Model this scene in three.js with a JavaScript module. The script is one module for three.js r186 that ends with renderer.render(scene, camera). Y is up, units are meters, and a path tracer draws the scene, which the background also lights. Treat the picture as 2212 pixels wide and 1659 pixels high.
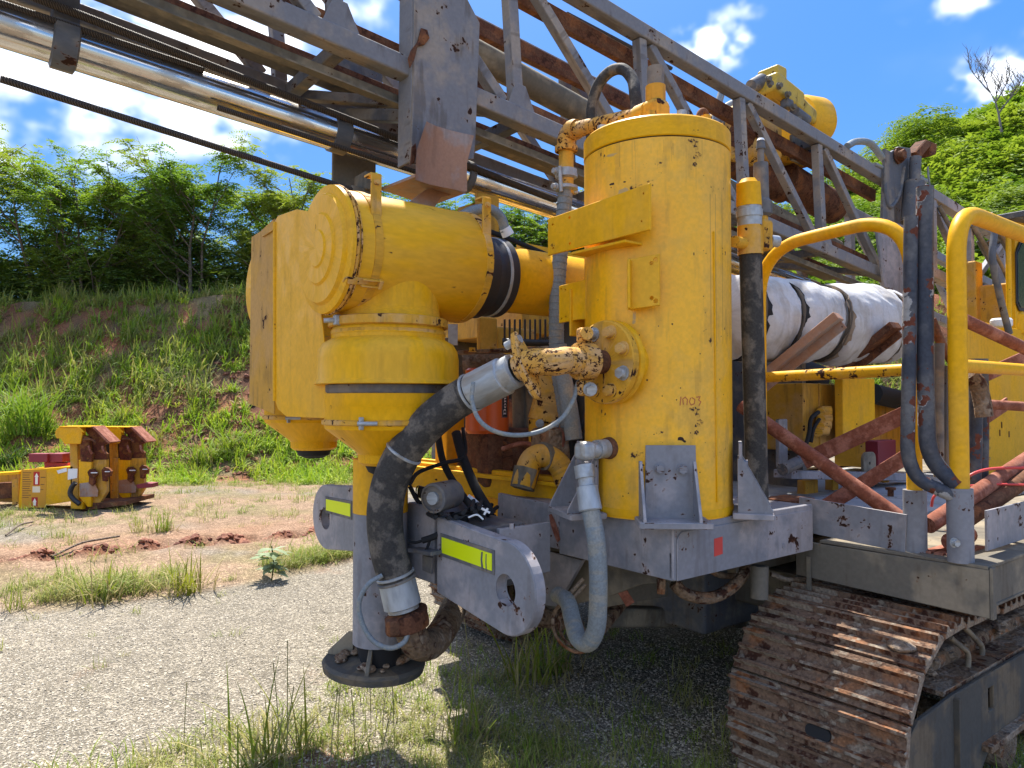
import * as THREE from 'three';
import { mergeGeometries } from 'three/addons/utils/BufferGeometryUtils.js';
import { RoundedBoxGeometry } from 'three/addons/geometries/RoundedBoxGeometry.js';
import { ImprovedNoise } from 'three/addons/math/ImprovedNoise.js';

// ───────────────────────── camera, renderer, sun ─────────────────────────
const scene = new THREE.Scene();
const EYE = 1.65, FOCAL = 1580, CX = 1106, CY = 829.5, PITCH = Math.atan(38.5 / FOCAL);   // a 2212 x 1659 view
const camera = new THREE.PerspectiveCamera(2 * Math.atan(CY / FOCAL) * 180 / Math.PI, 4 / 3, 0.05, 1500);
camera.position.set(0, EYE, 0);
camera.rotation.x = PITCH;
scene.add(camera);
const renderer = new THREE.WebGLRenderer({ antialias: true });
renderer.toneMapping = THREE.LinearToneMapping;
renderer.toneMappingExposure = 2.3;
renderer.shadowMap.enabled = true;
const SUN_AZ = -8 * Math.PI / 180, SUN_EL = 55 * Math.PI / 180;    // ahead of the camera, a little to the left
const sunDir = new THREE.Vector3(Math.sin(SUN_AZ) * Math.cos(SUN_EL), Math.sin(SUN_EL), -Math.cos(SUN_AZ) * Math.cos(SUN_EL));
const sun = new THREE.DirectionalLight(new THREE.Color(1, 0.95, 0.86), 5);
sun.position.copy(sunDir).multiplyScalar(60);
sun.target.position.set(0, 0, -8);
sun.castShadow = true;
sun.shadow.mapSize.set(4096, 4096);
Object.assign(sun.shadow.camera, { left: -32, right: 32, top: 32, bottom: -32, near: 1, far: 160 });
scene.add(sun, sun.target);

// ───────────────────────── noise ─────────────────────────
function rng(seed) { let s = seed >>> 0; return () => { s = (s + 0x6d2b79f5) | 0; let t = Math.imul(s ^ (s >>> 15), 1 | s); t = (t + Math.imul(t ^ (t >>> 7), 61 | t)) ^ t; return ((t ^ (t >>> 14)) >>> 0) / 4294967296; }; }
const clamp = (x, a = 0, b = 1) => Math.min(b, Math.max(a, x)), lerp = (a, b, t) => a + (b - a) * t;
const sstep = (a, b, x) => { const t = clamp((x - a) / (b - a)); return t * t * (3 - 2 * t); };
const NS = 1024;
function field(freq, oct, seed, fx = 1, fy = 1) {                    // tileable fbm, 0..1
  const out = new Float32Array(NS * NS); let amp = 1, tot = 0;
  for (let o = 0; o < oct; o++) {
    const px = Math.round(freq * fx * 2 ** o), py = Math.round(freq * fy * 2 ** o), r = rng(seed + o * 101), g = new Float32Array(px * py);
    for (let i = 0; i < g.length; i++) g[i] = r();
    for (let y = 0; y < NS; y++) {
      const v = y / NS * py, y0 = Math.floor(v), ty = v - y0, sy = ty * ty * (3 - 2 * ty), ra = (y0 % py) * px, rb = ((y0 + 1) % py) * px;
      for (let x = 0; x < NS; x++) {
        const u = x / NS * px, x0 = Math.floor(u), tx = u - x0, sx = tx * tx * (3 - 2 * tx), a = x0 % px, b = (x0 + 1) % px;
        const top = g[ra + a] + (g[ra + b] - g[ra + a]) * sx, bot = g[rb + a] + (g[rb + b] - g[rb + a]) * sx;
        out[y * NS + x] += amp * (top + (bot - top) * sy);
      }
    }
    tot += amp; amp *= 0.52;
  }
  for (let i = 0; i < out.length; i++) out[i] = clamp((out[i] / tot - 0.5) * 1.7 + 0.5);
  return out;
}
const F4 = field(4, 6, 11), F8 = field(8, 6, 57), F24 = field(24, 5, 91), F90 = field(90, 3, 123), FV = field(5, 5, 201, 7, 1), FH = field(4, 5, 301, 1, 10);
const smp = (f, x, y, ox, oy) => f[((y + oy) & 1023) * NS + ((x + ox) & 1023)];

// a colour map and a roughness map of side n; paint(at) returns [r, g, b, roughness, height] in linear colour
const encode = (c) => Math.round(255 * (c <= 0.0031308 ? 12.92 * clamp(c) : 1.055 * Math.pow(clamp(c), 1 / 2.4) - 0.055));
function maps(n, paint, want = 'cr', h = n) {
  const c = new Uint8Array(n * h * 4), r = new Uint8Array(n * h * 4), b = new Uint8Array(n * h * 4), k = NS / n;
  for (let y = 0; y < h; y++) for (let x = 0; x < n; x++) {
    const p = paint(x * k, y * k, x, y), i = (y * n + x) * 4;
    c[i] = encode(p[0]); c[i + 1] = encode(p[1]); c[i + 2] = encode(p[2]); c[i + 3] = 255;
    r[i] = r[i + 1] = r[i + 2] = Math.round(255 * clamp(p[3] ?? 0.6)); r[i + 3] = 255;
    b[i] = b[i + 1] = b[i + 2] = Math.round(255 * clamp(p[4] ?? 0.5)); b[i + 3] = 255;
  }
  const tex = (d, srgb) => { const t = new THREE.DataTexture(d, n, h); t.wrapS = t.wrapT = THREE.RepeatWrapping; t.magFilter = THREE.LinearFilter; t.minFilter = THREE.LinearMipmapLinearFilter; t.generateMipmaps = true; if (srgb) t.colorSpace = THREE.SRGBColorSpace; t.needsUpdate = true; return t; };
  return { c: tex(c, true), r: want.includes('r') && tex(r), b: want.includes('b') && tex(b) };
}
function matOf(size, m, extra = {}, bump = 0) {                        // size: metres per repeat
  for (const t of [m.c, m.r, m.b]) if (t) t.repeat.set(1 / size, 1 / size);
  const o = { map: m.c, roughness: 1, ...extra };
  if (m.r) o.roughnessMap = m.r;
  if (m.b && bump) { o.bumpMap = m.b; o.bumpScale = bump; }
  return new THREE.MeshPhysicalMaterial({ specularIntensity: 0.3, ...o });
}
const mix = (a, b, t) => [a[0] + (b[0] - a[0]) * t, a[1] + (b[1] - a[1]) * t, a[2] + (b[2] - a[2]) * t];
const mul = (a, s) => [a[0] * s, a[1] * s, a[2] * s];

// worn enamel: base colour, chalked bloom, run-down stains, rust chips
function enamel(base, chalk, o) {
  const { chips = 0.8, stain = 0.3, bloom = 0.6, rough = 0.42, seed = 0 } = o;
  return (x, y) => {
    const a = smp(F4, x, y, seed * 97, seed * 53), g = smp(F24, x, y, seed * 31, 7), f = smp(F90, x, y, 3, seed * 71), v = smp(FV, x, y, seed * 37, seed * 11), e = smp(F8, x, y, seed * 61, 400);
    const bl = bloom * sstep(0.42, 0.78, a + 0.25 * (g - 0.5));
    let c = mix(base, chalk, bl);
    c = mul(c, 0.93 + 0.14 * f);
    const st = stain * sstep(0.58, 0.85, v * 0.7 + e * 0.35);
    c = mix(c, [0.075, 0.05, 0.03], st * 0.55);
    let r = rough + 0.22 * bl + 0.1 * st + 0.06 * (g - 0.5);
    const q = e * 0.3 + g * 0.5 + f * 0.2, chip = sstep(chips, chips + 0.015, q), halo = sstep(chips - 0.05, chips, q);
    c = mix(c, [0.16, 0.062, 0.022], halo * 0.45);
    c = mix(c, f > 0.5 ? [0.035, 0.016, 0.01] : [0.075, 0.028, 0.014], chip);
    r = lerp(r, 0.9, Math.max(chip, halo * 0.6));
    return [...c, r, 0.6 - 0.4 * chip + 0.08 * (g - 0.5)];
  };
}
function rusty(base, seed, patch, amount = 0.5) {
  return (x, y) => {
    const a = smp(F8, x, y, seed * 77, seed * 13), g = smp(F24, x, y, seed * 19, seed * 5), f = smp(F90, x, y, seed * 41, 9), b = smp(F4, x, y, seed * 7, seed * 29);
    const c0 = mix(mix(base, [0.055, 0.022, 0.013], sstep(0.45, 0.7, g)), [0.3, 0.115, 0.04], 0.45 * sstep(0.6, 0.85, a));
    const c = mix(c0, patch, amount * sstep(0.5, 0.66, b * 0.6 + g * 0.4));
    return [...mul(c, 0.75 + 0.5 * f), 0.86 + 0.12 * (f - 0.5), 0.35 * g + 0.4 * f];
  };
}
const YEL = [0.76, 0.385, 0.005], YCH = [0.70, 0.37, 0.03];
const M = {};
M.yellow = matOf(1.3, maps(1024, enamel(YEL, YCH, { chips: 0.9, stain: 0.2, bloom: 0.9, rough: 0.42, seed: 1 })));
M.yellowWorn = matOf(0.9, maps(1024, enamel([0.62, 0.32, 0.03], [0.6, 0.36, 0.13], { chips: 0.71, stain: 0.5, bloom: 0.8, rough: 0.5, seed: 2 }), 'crb'), {}, 0.002);
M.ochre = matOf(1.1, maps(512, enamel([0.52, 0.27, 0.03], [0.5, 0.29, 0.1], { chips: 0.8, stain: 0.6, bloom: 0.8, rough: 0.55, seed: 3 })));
M.grey = matOf(1.2, maps(1024, enamel([0.215, 0.215, 0.23], [0.38, 0.34, 0.33], { chips: 0.765, stain: 0.4, bloom: 0.8, rough: 0.5, seed: 4 })));
M.greyDark = matOf(1.0, maps(1024, enamel([0.105, 0.108, 0.118], [0.235, 0.2, 0.16], { chips: 0.78, stain: 0.45, bloom: 0.85, rough: 0.5, seed: 5 })));
M.greyDusty = matOf(1.1, maps(512, enamel([0.14, 0.125, 0.1], [0.27, 0.225, 0.16], { chips: 0.84, stain: 0.5, bloom: 0.9, rough: 0.8, seed: 6 })));
M.rust = matOf(0.7, maps(512, rusty([0.12, 0.05, 0.027], 1, [0.2, 0.1, 0.055], 0.5), 'crb'), {}, 0.002);
M.redOxide = matOf(0.6, maps(512, (x, y) => { const a = smp(F8, x, y, 77, 13), g = smp(F24, x, y, 19, 5), f = smp(F90, x, y, 41, 9); const c = mix([0.2, 0.07, 0.042], [0.32, 0.14, 0.095], sstep(0.35, 0.75, a * 0.6 + g * 0.4)); return [...mul(c, 0.8 + 0.4 * f), 0.85, g]; }, 'crb'), {}, 0.0008);
M.shoe = matOf(0.8, maps(1024, rusty([0.16, 0.1, 0.065], 3, [0.26, 0.21, 0.155], 0.9), 'crb'), {}, 0.005);
M.mud = matOf(0.9, maps(512, rusty([0.2, 0.135, 0.085], 4, [0.32, 0.25, 0.18], 0.8), 'crb'), {}, 0.012);
M.rubber = matOf(0.5, maps(512, (x, y) => { const g = smp(F24, x, y, 5, 5), f = smp(F90, x, y, 1, 3), a = smp(F8, x, y, 77, 1); return [...mul(mix([0.05, 0.046, 0.042], [0.165, 0.14, 0.112], 0.75 * sstep(0.4, 0.75, a + 0.3 * (g - 0.5))), 0.8 + 0.4 * f), 0.75, g * 0.5 + f * 0.5]; }, 'crb'), {}, 0.0012);
M.black = new THREE.MeshStandardMaterial({ color: new THREE.Color(0.018, 0.018, 0.021), roughness: 0.5 });
M.blackMatte = new THREE.MeshStandardMaterial({ color: new THREE.Color(0.012, 0.012, 0.013), roughness: 0.85 });
M.blackPaint = matOf(0.8, maps(512, (x, y) => { const e = smp(F8, x, y, 200, 3), g = smp(F24, x, y, 8, 90), f = smp(F90, x, y, 4, 2), a = smp(F4, x, y, 4, 500); const q = e * 0.6 + g * 0.4, ch = sstep(0.615, 0.635, q); let c = mix([0.045, 0.05, 0.065], [0.17, 0.16, 0.15], 0.7 * sstep(0.4, 0.8, a)); c = mix(c, g > 0.55 ? [0.13, 0.042, 0.025] : [0.3, 0.29, 0.28], ch); return [...mul(c, 0.85 + 0.3 * f), 0.42 + 0.4 * ch]; }));
M.hoseGrey = matOf(0.5, maps(512, (x, y) => { const a = smp(F8, x, y, 9, 300), f = smp(F90, x, y, 5, 5), v = smp(FV, x, y, 3, 3); return [...mul(mix([0.2, 0.225, 0.235], [0.3, 0.275, 0.22], 0.7 * sstep(0.45, 0.75, a * 0.6 + v * 0.4)), 0.85 + 0.3 * f), 0.5]; }));
M.galv = matOf(0.4, maps(512, (x, y) => { const a = smp(F8, x, y, 19, 3), f = smp(F90, x, y, 15, 5), g = smp(F24, x, y, 15, 5); return [...mul(mix([0.4, 0.42, 0.43], [0.33, 0.29, 0.23], 0.6 * sstep(0.5, 0.75, a)), 0.8 + 0.3 * g), 0.42 + 0.2 * f]; }), { metalness: 0.35 });
M.yellowDull = matOf(1.0, maps(512, enamel([0.5, 0.34, 0.05], [0.45, 0.34, 0.12], { chips: 0.78, stain: 0.8, bloom: 0.7, rough: 0.5, seed: 9 })));
M.footPlate = matOf(0.9, maps(512, enamel([0.36, 0.2, 0.125], [0.33, 0.27, 0.24], { chips: 0.9, stain: 0.3, bloom: 0.9, rough: 0.55, seed: 10 })));
M.yellowRail = matOf(0.5, maps(512, enamel([0.66, 0.34, 0.015], [0.6, 0.36, 0.09], { chips: 0.64, stain: 0.3, bloom: 0.5, rough: 0.38, seed: 11 })));
M.deck = matOf(1.0, maps(512, enamel([0.3, 0.31, 0.33], [0.42, 0.4, 0.37], { chips: 0.8, stain: 0.5, bloom: 0.8, rough: 0.6, seed: 12 })));
M.frameDirt = matOf(0.9, maps(512, enamel([0.085, 0.08, 0.07], [0.16, 0.125, 0.085], { chips: 0.9, stain: 0.4, bloom: 1, rough: 0.85, seed: 13 })));
M.yellowRust = matOf(0.24, maps(512, enamel([0.6, 0.31, 0.06], [0.56, 0.35, 0.17], { chips: 0.6, stain: 0.5, bloom: 0.8, rough: 0.55, seed: 14 }), 'crb'), {}, 0.003);
M.mast = matOf(1.2, maps(1024, enamel([0.19, 0.185, 0.19], [0.31, 0.26, 0.21], { chips: 0.755, stain: 0.75, bloom: 0.9, rough: 0.55, seed: 15 })));
M.wear = matOf(0.8, maps(512, rusty([0.1, 0.03, 0.018], 6, [0.24, 0.1, 0.03], 0.5)));
M.mudStrap = new THREE.MeshStandardMaterial({ color: new THREE.Color(0.09, 0.07, 0.05), roughness: 0.9 });
M.chrome = matOf(0.6, maps(512, (x, y) => { const v = smp(FV, x, y, 1, 1), f = smp(F90, x, y, 5, 51), a = smp(F4, x, y, 31, 5); const d = 0.55 * sstep(0.5, 0.72, v * 0.8 + a * 0.2); return [...mix([0.62, 0.6, 0.57], [0.3, 0.25, 0.19], d), 0.12 + 0.28 * d + 0.05 * f]; }), { metalness: 0.95 });
M.canvas = matOf(1.0, maps(512, (x, y) => { const a = smp(F8, x, y, 1, 210), f = smp(F90, x, y, 5, 5), v = smp(FV, x, y, 30, 3); return [...mul(mix([0.5, 0.49, 0.48], [0.33, 0.29, 0.24], 0.6 * sstep(0.5, 0.8, a * 0.5 + v * 0.5)), 0.94 + 0.12 * f), 0.9, f]; }, 'crb'), {}, 0.0006);
M.orange = new THREE.MeshStandardMaterial({ color: new THREE.Color(0.62, 0.1, 0.012), roughness: 0.4 });
M.white = new THREE.MeshStandardMaterial({ color: new THREE.Color(0.75, 0.75, 0.73), roughness: 0.6 });
M.reflector = new THREE.MeshStandardMaterial({ color: new THREE.Color(0.72, 0.83, 0.0), roughness: 0.35 });
M.red = new THREE.MeshStandardMaterial({ color: new THREE.Color(0.55, 0.05, 0.04), roughness: 0.5 });
M.maroon = new THREE.MeshStandardMaterial({ color: new THREE.Color(0.2, 0.018, 0.03), roughness: 0.6 });
M.glass = new THREE.MeshStandardMaterial({ color: new THREE.Color(0.03, 0.05, 0.05), roughness: 0.06 });
M.wireRope = matOf(0.06, maps(128, (x, y) => { const s = 0.5 + 0.5 * Math.sin((x * 2 + y) / NS * Math.PI * 2 * 3); return [...mul([0.09, 0.07, 0.055], 0.35 + 0.9 * s), 0.6, s]; }, 'crb'), {}, 0.004);

// ───────────────────────── sky ─────────────────────────
{
  const W = 2048, H = 1024, data = new Float32Array(W * H * 4), N = new ImprovedNoise();
  const fbm = (x, y, z, o) => { let s = 0, a = 0.5; for (let i = 0; i < o; i++) { s += a * N.noise(x, y, z); x *= 2.05; y *= 2.05; z *= 2.05; a *= 0.52; } return s; };
  // cumulus outside the view, its cover added to whiten and lift the shade light; a few are set where the photograph shows them
  const dirOf = (vx, vy) => { const X = (vx - CX) / FOCAL, Y = (CY - vy) / FOCAL, c = Math.cos(PITCH), s = Math.sin(PITCH); return new THREE.Vector3(X, Y * c + s, -(c - Y * s)).normalize(); };
  const set = [[330, 80, .17, .085, 1], [120, 190, .2, .05, .9], [430, 240, .14, .05, .8], [-200, 120, .25, .1, .8], [700, -60, .16, .06, .6], [1540, 92, .05, .036, .7], [1606, 24, .026, .016, .4], [2065, 0, .05, .022, .6], [2205, 185, .075, .05, .9], [560, 150, .05, .05, .5]].map(([x, y, w, h, s]) => ({ d: dirOf(x, y), w, h, s }));
  const dir = new THREE.Vector3(), ahead0 = (d) => d.z < -0.5 && d.y > 0 && d.y < 0.7;
  for (let j = 0; j < H; j++) for (let i = 0; i < W; i++) {
    const el = ((j + 0.5) / H - 0.5) * Math.PI, az = ((i + 0.5) / W - 0.5) * 2 * Math.PI, ce = Math.cos(el);
    dir.set(ce * Math.cos(az), Math.sin(el), ce * Math.sin(az));
    const up = Math.max(0, dir.y), h = Math.exp(-up * 4.2);
    let c = mix([0.023, 0.13, 0.43], [0.19, 0.37, 0.58], h);
    const mu = dir.dot(sunDir), glow = Math.pow(Math.max(0, mu), 10) * 0.16;
    c = [c[0] + glow, c[1] + glow, c[2] + glow];
    if (dir.y > 0.0) {
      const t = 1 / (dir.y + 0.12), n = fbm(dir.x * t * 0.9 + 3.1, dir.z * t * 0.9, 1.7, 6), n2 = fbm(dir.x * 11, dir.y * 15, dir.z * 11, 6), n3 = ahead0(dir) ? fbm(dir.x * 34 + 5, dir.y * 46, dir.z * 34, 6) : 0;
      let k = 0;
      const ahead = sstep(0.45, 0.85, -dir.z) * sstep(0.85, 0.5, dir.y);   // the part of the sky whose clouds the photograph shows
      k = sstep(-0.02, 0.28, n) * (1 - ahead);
      for (const s of set) {
        const ux = Math.atan2(dir.x, -dir.z) - Math.atan2(s.d.x, -s.d.z), uy = Math.asin(dir.y) - Math.asin(s.d.y);
        const q = 1 - Math.hypot(ux * Math.cos(el) / s.w, uy / s.h);
        if (q > -1) k = Math.max(k, s.s * (s.w < 0.08 ? sstep(0.0, 1.0, q * 0.95 + n3 * 1.7) * sstep(-0.25, 0.45, q) : sstep(-0.12, 0.95, q * 0.7 + n2 * 2.3) * sstep(-0.4, 0.35, q)));
      }
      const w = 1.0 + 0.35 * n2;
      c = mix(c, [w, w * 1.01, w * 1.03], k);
    } else c = [0.3, 0.3, 0.26];
    const o = (j * W + i) * 4;
    data[o] = c[0]; data[o + 1] = c[1]; data[o + 2] = c[2]; data[o + 3] = 1;
  }
  const sky = new THREE.DataTexture(data, W, H, THREE.RGBAFormat, THREE.FloatType);
  sky.mapping = THREE.EquirectangularReflectionMapping; sky.magFilter = THREE.LinearFilter; sky.colorSpace = THREE.LinearSRGBColorSpace; sky.needsUpdate = true;
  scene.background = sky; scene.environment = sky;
}

// ───────────────────────── naming and geometry helpers ─────────────────────────
const used = new Map();
function numbered(name) { const n = used.get(name) ?? 0; used.set(name, n + 1); return n ? `${name}_${String(n).padStart(3, '0')}` : name; }
function tag(o, label, category, group, kind) { if (label) o.userData.label = label; if (category) o.userData.category = category; if (group) o.userData.group = group; if (kind) o.userData.kind = kind; return o; }
function thing(name, [x, y, z], turn, label, category, group) { const o = new THREE.Group(); o.name = numbered(name); o.position.set(x, y, z); o.rotation.y = turn; scene.add(o); return tag(o, label, category, group); }
function grp(name, parent) { const o = new THREE.Group(); o.name = name; parent.add(o); return o; }
const V3 = (x, y, z) => new THREE.Vector3(x, y, z);
function soup(g) { const n = g.index ? g.toNonIndexed() : g; for (const k of Object.keys(n.attributes)) if (!['position', 'normal', 'uv'].includes(k)) n.deleteAttribute(k); return n; }
function mesh(name, material, parent, ...geos) {
  const list = geos.flat(3).map(soup), m = new THREE.Mesh(list.length > 1 ? mergeGeometries(list) : list[0], material);
  m.name = name; m.castShadow = m.receiveShadow = true; parent.add(m); return m;
}
function boxUV(g) {                                                   // uv in metres by the way each face points
  g = soup(g); const p = g.attributes.position, nn = g.attributes.normal, uv = new Float32Array(p.count * 2);
  const ab = V3(), ac = V3(), n = V3(), a = V3(), b = V3(), c = V3();
  for (let i = 0; i < p.count; i += 3) {
    a.fromBufferAttribute(p, i); b.fromBufferAttribute(p, i + 1); c.fromBufferAttribute(p, i + 2);
    n.crossVectors(ab.subVectors(b, a), ac.subVectors(c, a));
    const x = Math.abs(n.x), y = Math.abs(n.y), z = Math.abs(n.z);
    [a, b, c].forEach((q, k) => { const o = (i + k) * 2; if (y >= x && y >= z) { uv[o] = q.x + 0.37; uv[o + 1] = q.z; } else if (x >= z) { uv[o] = q.z + 0.71; uv[o + 1] = q.y; } else { uv[o] = q.x; uv[o + 1] = q.y + 0.13; } });
  }
  g.setAttribute('uv', new THREE.BufferAttribute(uv, 2)); return g;
}
const scaleUV = (g, u, v, ou = 0, ov = 0) => { const a = g.attributes.uv; for (let i = 0; i < a.count; i++) a.setXY(i, a.getX(i) * u + ou, a.getY(i) * v + ov); return g; };
const basis = (o, x, y, z) => new THREE.Matrix4().makeBasis(x, y, z).setPosition(o);
function box(w, h, d, c, r = 0.004) { const g = r ? new RoundedBoxGeometry(w, h, d, 1, Math.min(r, w / 2.01, h / 2.01, d / 2.01)) : new THREE.BoxGeometry(w, h, d); g.translate(c.x, c.y, c.z); return boxUV(g); }
function beam(p, q, w, h, up = V3(0, 1, 0), r = 0.006) {               // a bar from p to q, w wide, h along up
  const d = q.clone().sub(p), len = d.length(); d.divideScalar(len);
  const x = V3().crossVectors(up, d).normalize(), y = V3().crossVectors(d, x);
  const g = r ? new RoundedBoxGeometry(w, h, len, 1, Math.min(r, w / 2.01, h / 2.01)) : new THREE.BoxGeometry(w, h, len);
  const gg = boxUV(g); scaleUV(gg, 1, 1, p.x * 1.7 + q.y, p.y * 1.3);
  gg.applyMatrix4(basis(p.clone().add(q).multiplyScalar(0.5), x, y, d)); return gg;
}
function frameOf(d) { const y = d.clone().normalize(), x = Math.abs(y.y) > 0.9 ? V3(1, 0, 0) : V3(0, 1, 0).cross(y).normalize(); const z = V3().crossVectors(x, y).normalize(); return [V3().crossVectors(y, z), y, z]; }
function cyl(p, q, r0, r1 = r0, seg = 28, open = false) {
  const d = q.clone().sub(p), len = d.length(), g = new THREE.CylinderGeometry(r1, r0, len, seg, 1, open);
  scaleUV(g, 2 * Math.PI * Math.max(r0, r1), len, p.x, p.y); g.translate(0, len / 2, 0); g.applyMatrix4(basis(p, ...frameOf(d))); return g;
}
function lathe(prof, o, d = V3(0, 1, 0), seg = 56) {                    // prof: [radius, distance along d], outward when listed bottom to top
  const pts = prof.map(([r, h]) => new THREE.Vector2(r, h)), g = new THREE.LatheGeometry(pts, seg);
  let R = 0, s = 0; for (let i = 0; i < pts.length; i++) { R = Math.max(R, pts[i].x); if (i) s += pts[i].distanceTo(pts[i - 1]); }
  scaleUV(g, 2 * Math.PI * R, s, o.x, o.y); g.applyMatrix4(basis(o, ...frameOf(d))); return crease(g);
}
import { toCreasedNormals } from 'three/addons/utils/BufferGeometryUtils.js';
function crease(g, a = 0.6) { return toCreasedNormals(g, a); }
function tube(pts, r, seg = 40, rad = 14, closed = false, tension = 0.5) {
  const c = new THREE.CatmullRomCurve3(pts, closed, 'catmullrom', tension), g = new THREE.TubeGeometry(c, seg, r, rad, closed), len = c.getLength();
  scaleUV(g, len, 2 * Math.PI * r, pts[0].x, pts[0].y);
  if (closed) return g;
  const caps = [0, 1].map((t) => { const p = c.getPoint(t), d = c.getTangent(t).multiplyScalar(t ? 1 : -1), k = new THREE.CircleGeometry(r, rad), y = frameOf(d); k.applyMatrix4(basis(p, y[2], y[0], y[1])); return k; });
  return mergeGeometries([g, ...caps].map(soup));
}
function bentTube(pts, r, rc, rad = 16) {                              // straight runs with round bends of radius rc
  const path = new THREE.CurvePath();
  let prev = pts[0];
  for (let i = 1; i < pts.length; i++) {
    if (i === pts.length - 1) { path.add(new THREE.LineCurve3(prev, pts[i])); break; }
    const a = prev.clone().sub(pts[i]), b = pts[i + 1].clone().sub(pts[i]), k = Math.min(rc, a.length() * 0.95, b.length() * 0.48);
    const p = pts[i].clone().addScaledVector(a.normalize(), k), q = pts[i].clone().addScaledVector(b.normalize(), k);
    path.add(new THREE.LineCurve3(prev, p)); path.add(new THREE.QuadraticBezierCurve3(p, pts[i], q)); prev = q;
  }
  const sp = []; path.curves.forEach((c, i) => { const n = c.isLineCurve3 ? 1 : 8; for (let k = i ? 1 : 0; k <= n; k++) sp.push(c.getPoint(k / n)); });
  const even = []; for (let i = 0; i < sp.length; i++) { even.push(sp[i]); if (i < sp.length - 1) { const L0 = sp[i].distanceTo(sp[i + 1]), n = Math.floor(L0 / (rc * 0.7)); for (let k = 1; k < n; k++) even.push(sp[i].clone().lerp(sp[i + 1], k / n)); } }
  return tube(even, r, even.length * 3, rad, false, 0.5);
}
function prism(outline, depth, o, u, v, holes = [], bevel = 0.003) {    // outline [[u, v]...] pushed by depth along u x v
  const s = new THREE.Shape(outline.map(([x, y]) => new THREE.Vector2(x, y)));
  for (const h of holes) s.holes.push(h.length === 3 && !Array.isArray(h[0]) ? new THREE.Path().absarc(h[0], h[1], h[2], 0, Math.PI * 2, true) : new THREE.Path(h.map(([x, y]) => new THREE.Vector2(x, y))));
  const g = new THREE.ExtrudeGeometry(s, { depth: depth - 2 * bevel, bevelEnabled: bevel > 0, bevelSize: bevel, bevelThickness: bevel, bevelSegments: 1, bevelOffset: -bevel, curveSegments: 20 });
  g.translate(0, 0, bevel); const gg = boxUV(g); gg.applyMatrix4(basis(o, u, v, V3().crossVectors(u, v))); return gg;
}
function rounded(x0, y0, x1, y1, r, n = 6) {                            // outline of a rounded rectangle; r one number or [lower left, lower right, upper right, upper left]
  const R = Array.isArray(r) ? r : [r, r, r, r], out = [], c = [[x0 + R[0], y0 + R[0], R[0], Math.PI], [x1 - R[1], y0 + R[1], R[1], 1.5 * Math.PI], [x1 - R[2], y1 - R[2], R[2], 0], [x0 + R[3], y1 - R[3], R[3], 0.5 * Math.PI]];
  for (const [x, y, k, a] of c) for (let i = 0; i <= (k ? n : 0); i++) { const t = a + (i / n) * Math.PI / 2; out.push([x + k * Math.cos(t), y + k * Math.sin(t)]); }
  return out;
}
const hex = (p, d, r, h) => cyl(p, p.clone().addScaledVector(d.clone().normalize(), h), r, r, 6);
// ───────────────────────── land ─────────────────────────
const NZ = new ImprovedNoise();
const fb = (x, z, f, o = 4, s = 0) => { let r = 0, a = 1, t = 0; for (let i = 0; i < o; i++) { r += a * NZ.noise(x * f + s, 7.3 + s, z * f); t += a; a *= 0.5; f *= 2.1; } return r / t; };
const track = (x) => x < -2.2 ? -7.55 - 0.72 * (x + 4.8) + 0.1 * Math.sin(x * 1.7) : -9.42 - 0.25 * (x + 2.2) + 0.1 * Math.sin(x * 1.7);     // the line of the old crawler ruts in the dirt
const verge = (x) => { const u = x + 3.9, k = Math.min(Math.max(u, 0), 2.5); return -5.76 - 0.1 * u - 0.32 * k * k + 0.16 * fb(x, 3, 0.9, 3); };   // far edge of the gravel
function landY(x, z) {
  const d = -z, toe = 15.4 + 0.5 * fb(x, 0, 0.2, 2) + (x < -9 ? (-9 - x) * 0.1 : 0);
  let y = 4.9 * Math.pow(clamp((d - toe) / 7.4), 1.45) + sstep(toe - 0.5, toe + 1.5, d) * (0.42 * fb(x, z, 0.35, 4) + 0.12 * fb(x, z, 1.6, 3));
  y -= 3.0 * sstep(toe + 9, toe + 22, d) * (1 - sstep(2, 12, x));
  const ridge = 5 + 7.6 * sstep(8, 18, x) + 3.6 * sstep(17, 26, x) + 0.45 * Math.max(0, x - 23) * (1 - 0.3 * sstep(30, 80, x));
  y += Math.max(0, ridge - 4.9) * sstep(21, 48, d) * (1 - 0.5 * sstep(52, 110, d)) * (1 + 0.05 * fb(x, z, 0.1, 3));
  // the yard: gravel, verge and dirt
  const flat = 1 - sstep(toe - 1.5, toe, d);
  y += flat * (0.02 * fb(x, z, 0.6, 3));
  if (d > 5 && d < 14) {
    const beyond = sstep(0, 0.5, verge(x) - z);
    y += flat * beyond * (0.05 + 0.05 * fb(x, z, 1.3, 4) + 0.02 * fb(x, z, 6, 2));
    const k = Math.exp(-(((z - track(x)) / 0.22) ** 2)), cl = 0.5 + 0.5 * Math.sin(x * 15 + 2 * fb(x, z, 2, 2));
    y += flat * k * (-0.07 + 0.12 * cl * cl) * (1 - 0.4 * fb(x, z, 3, 2));
  }
  return y;
}
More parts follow.
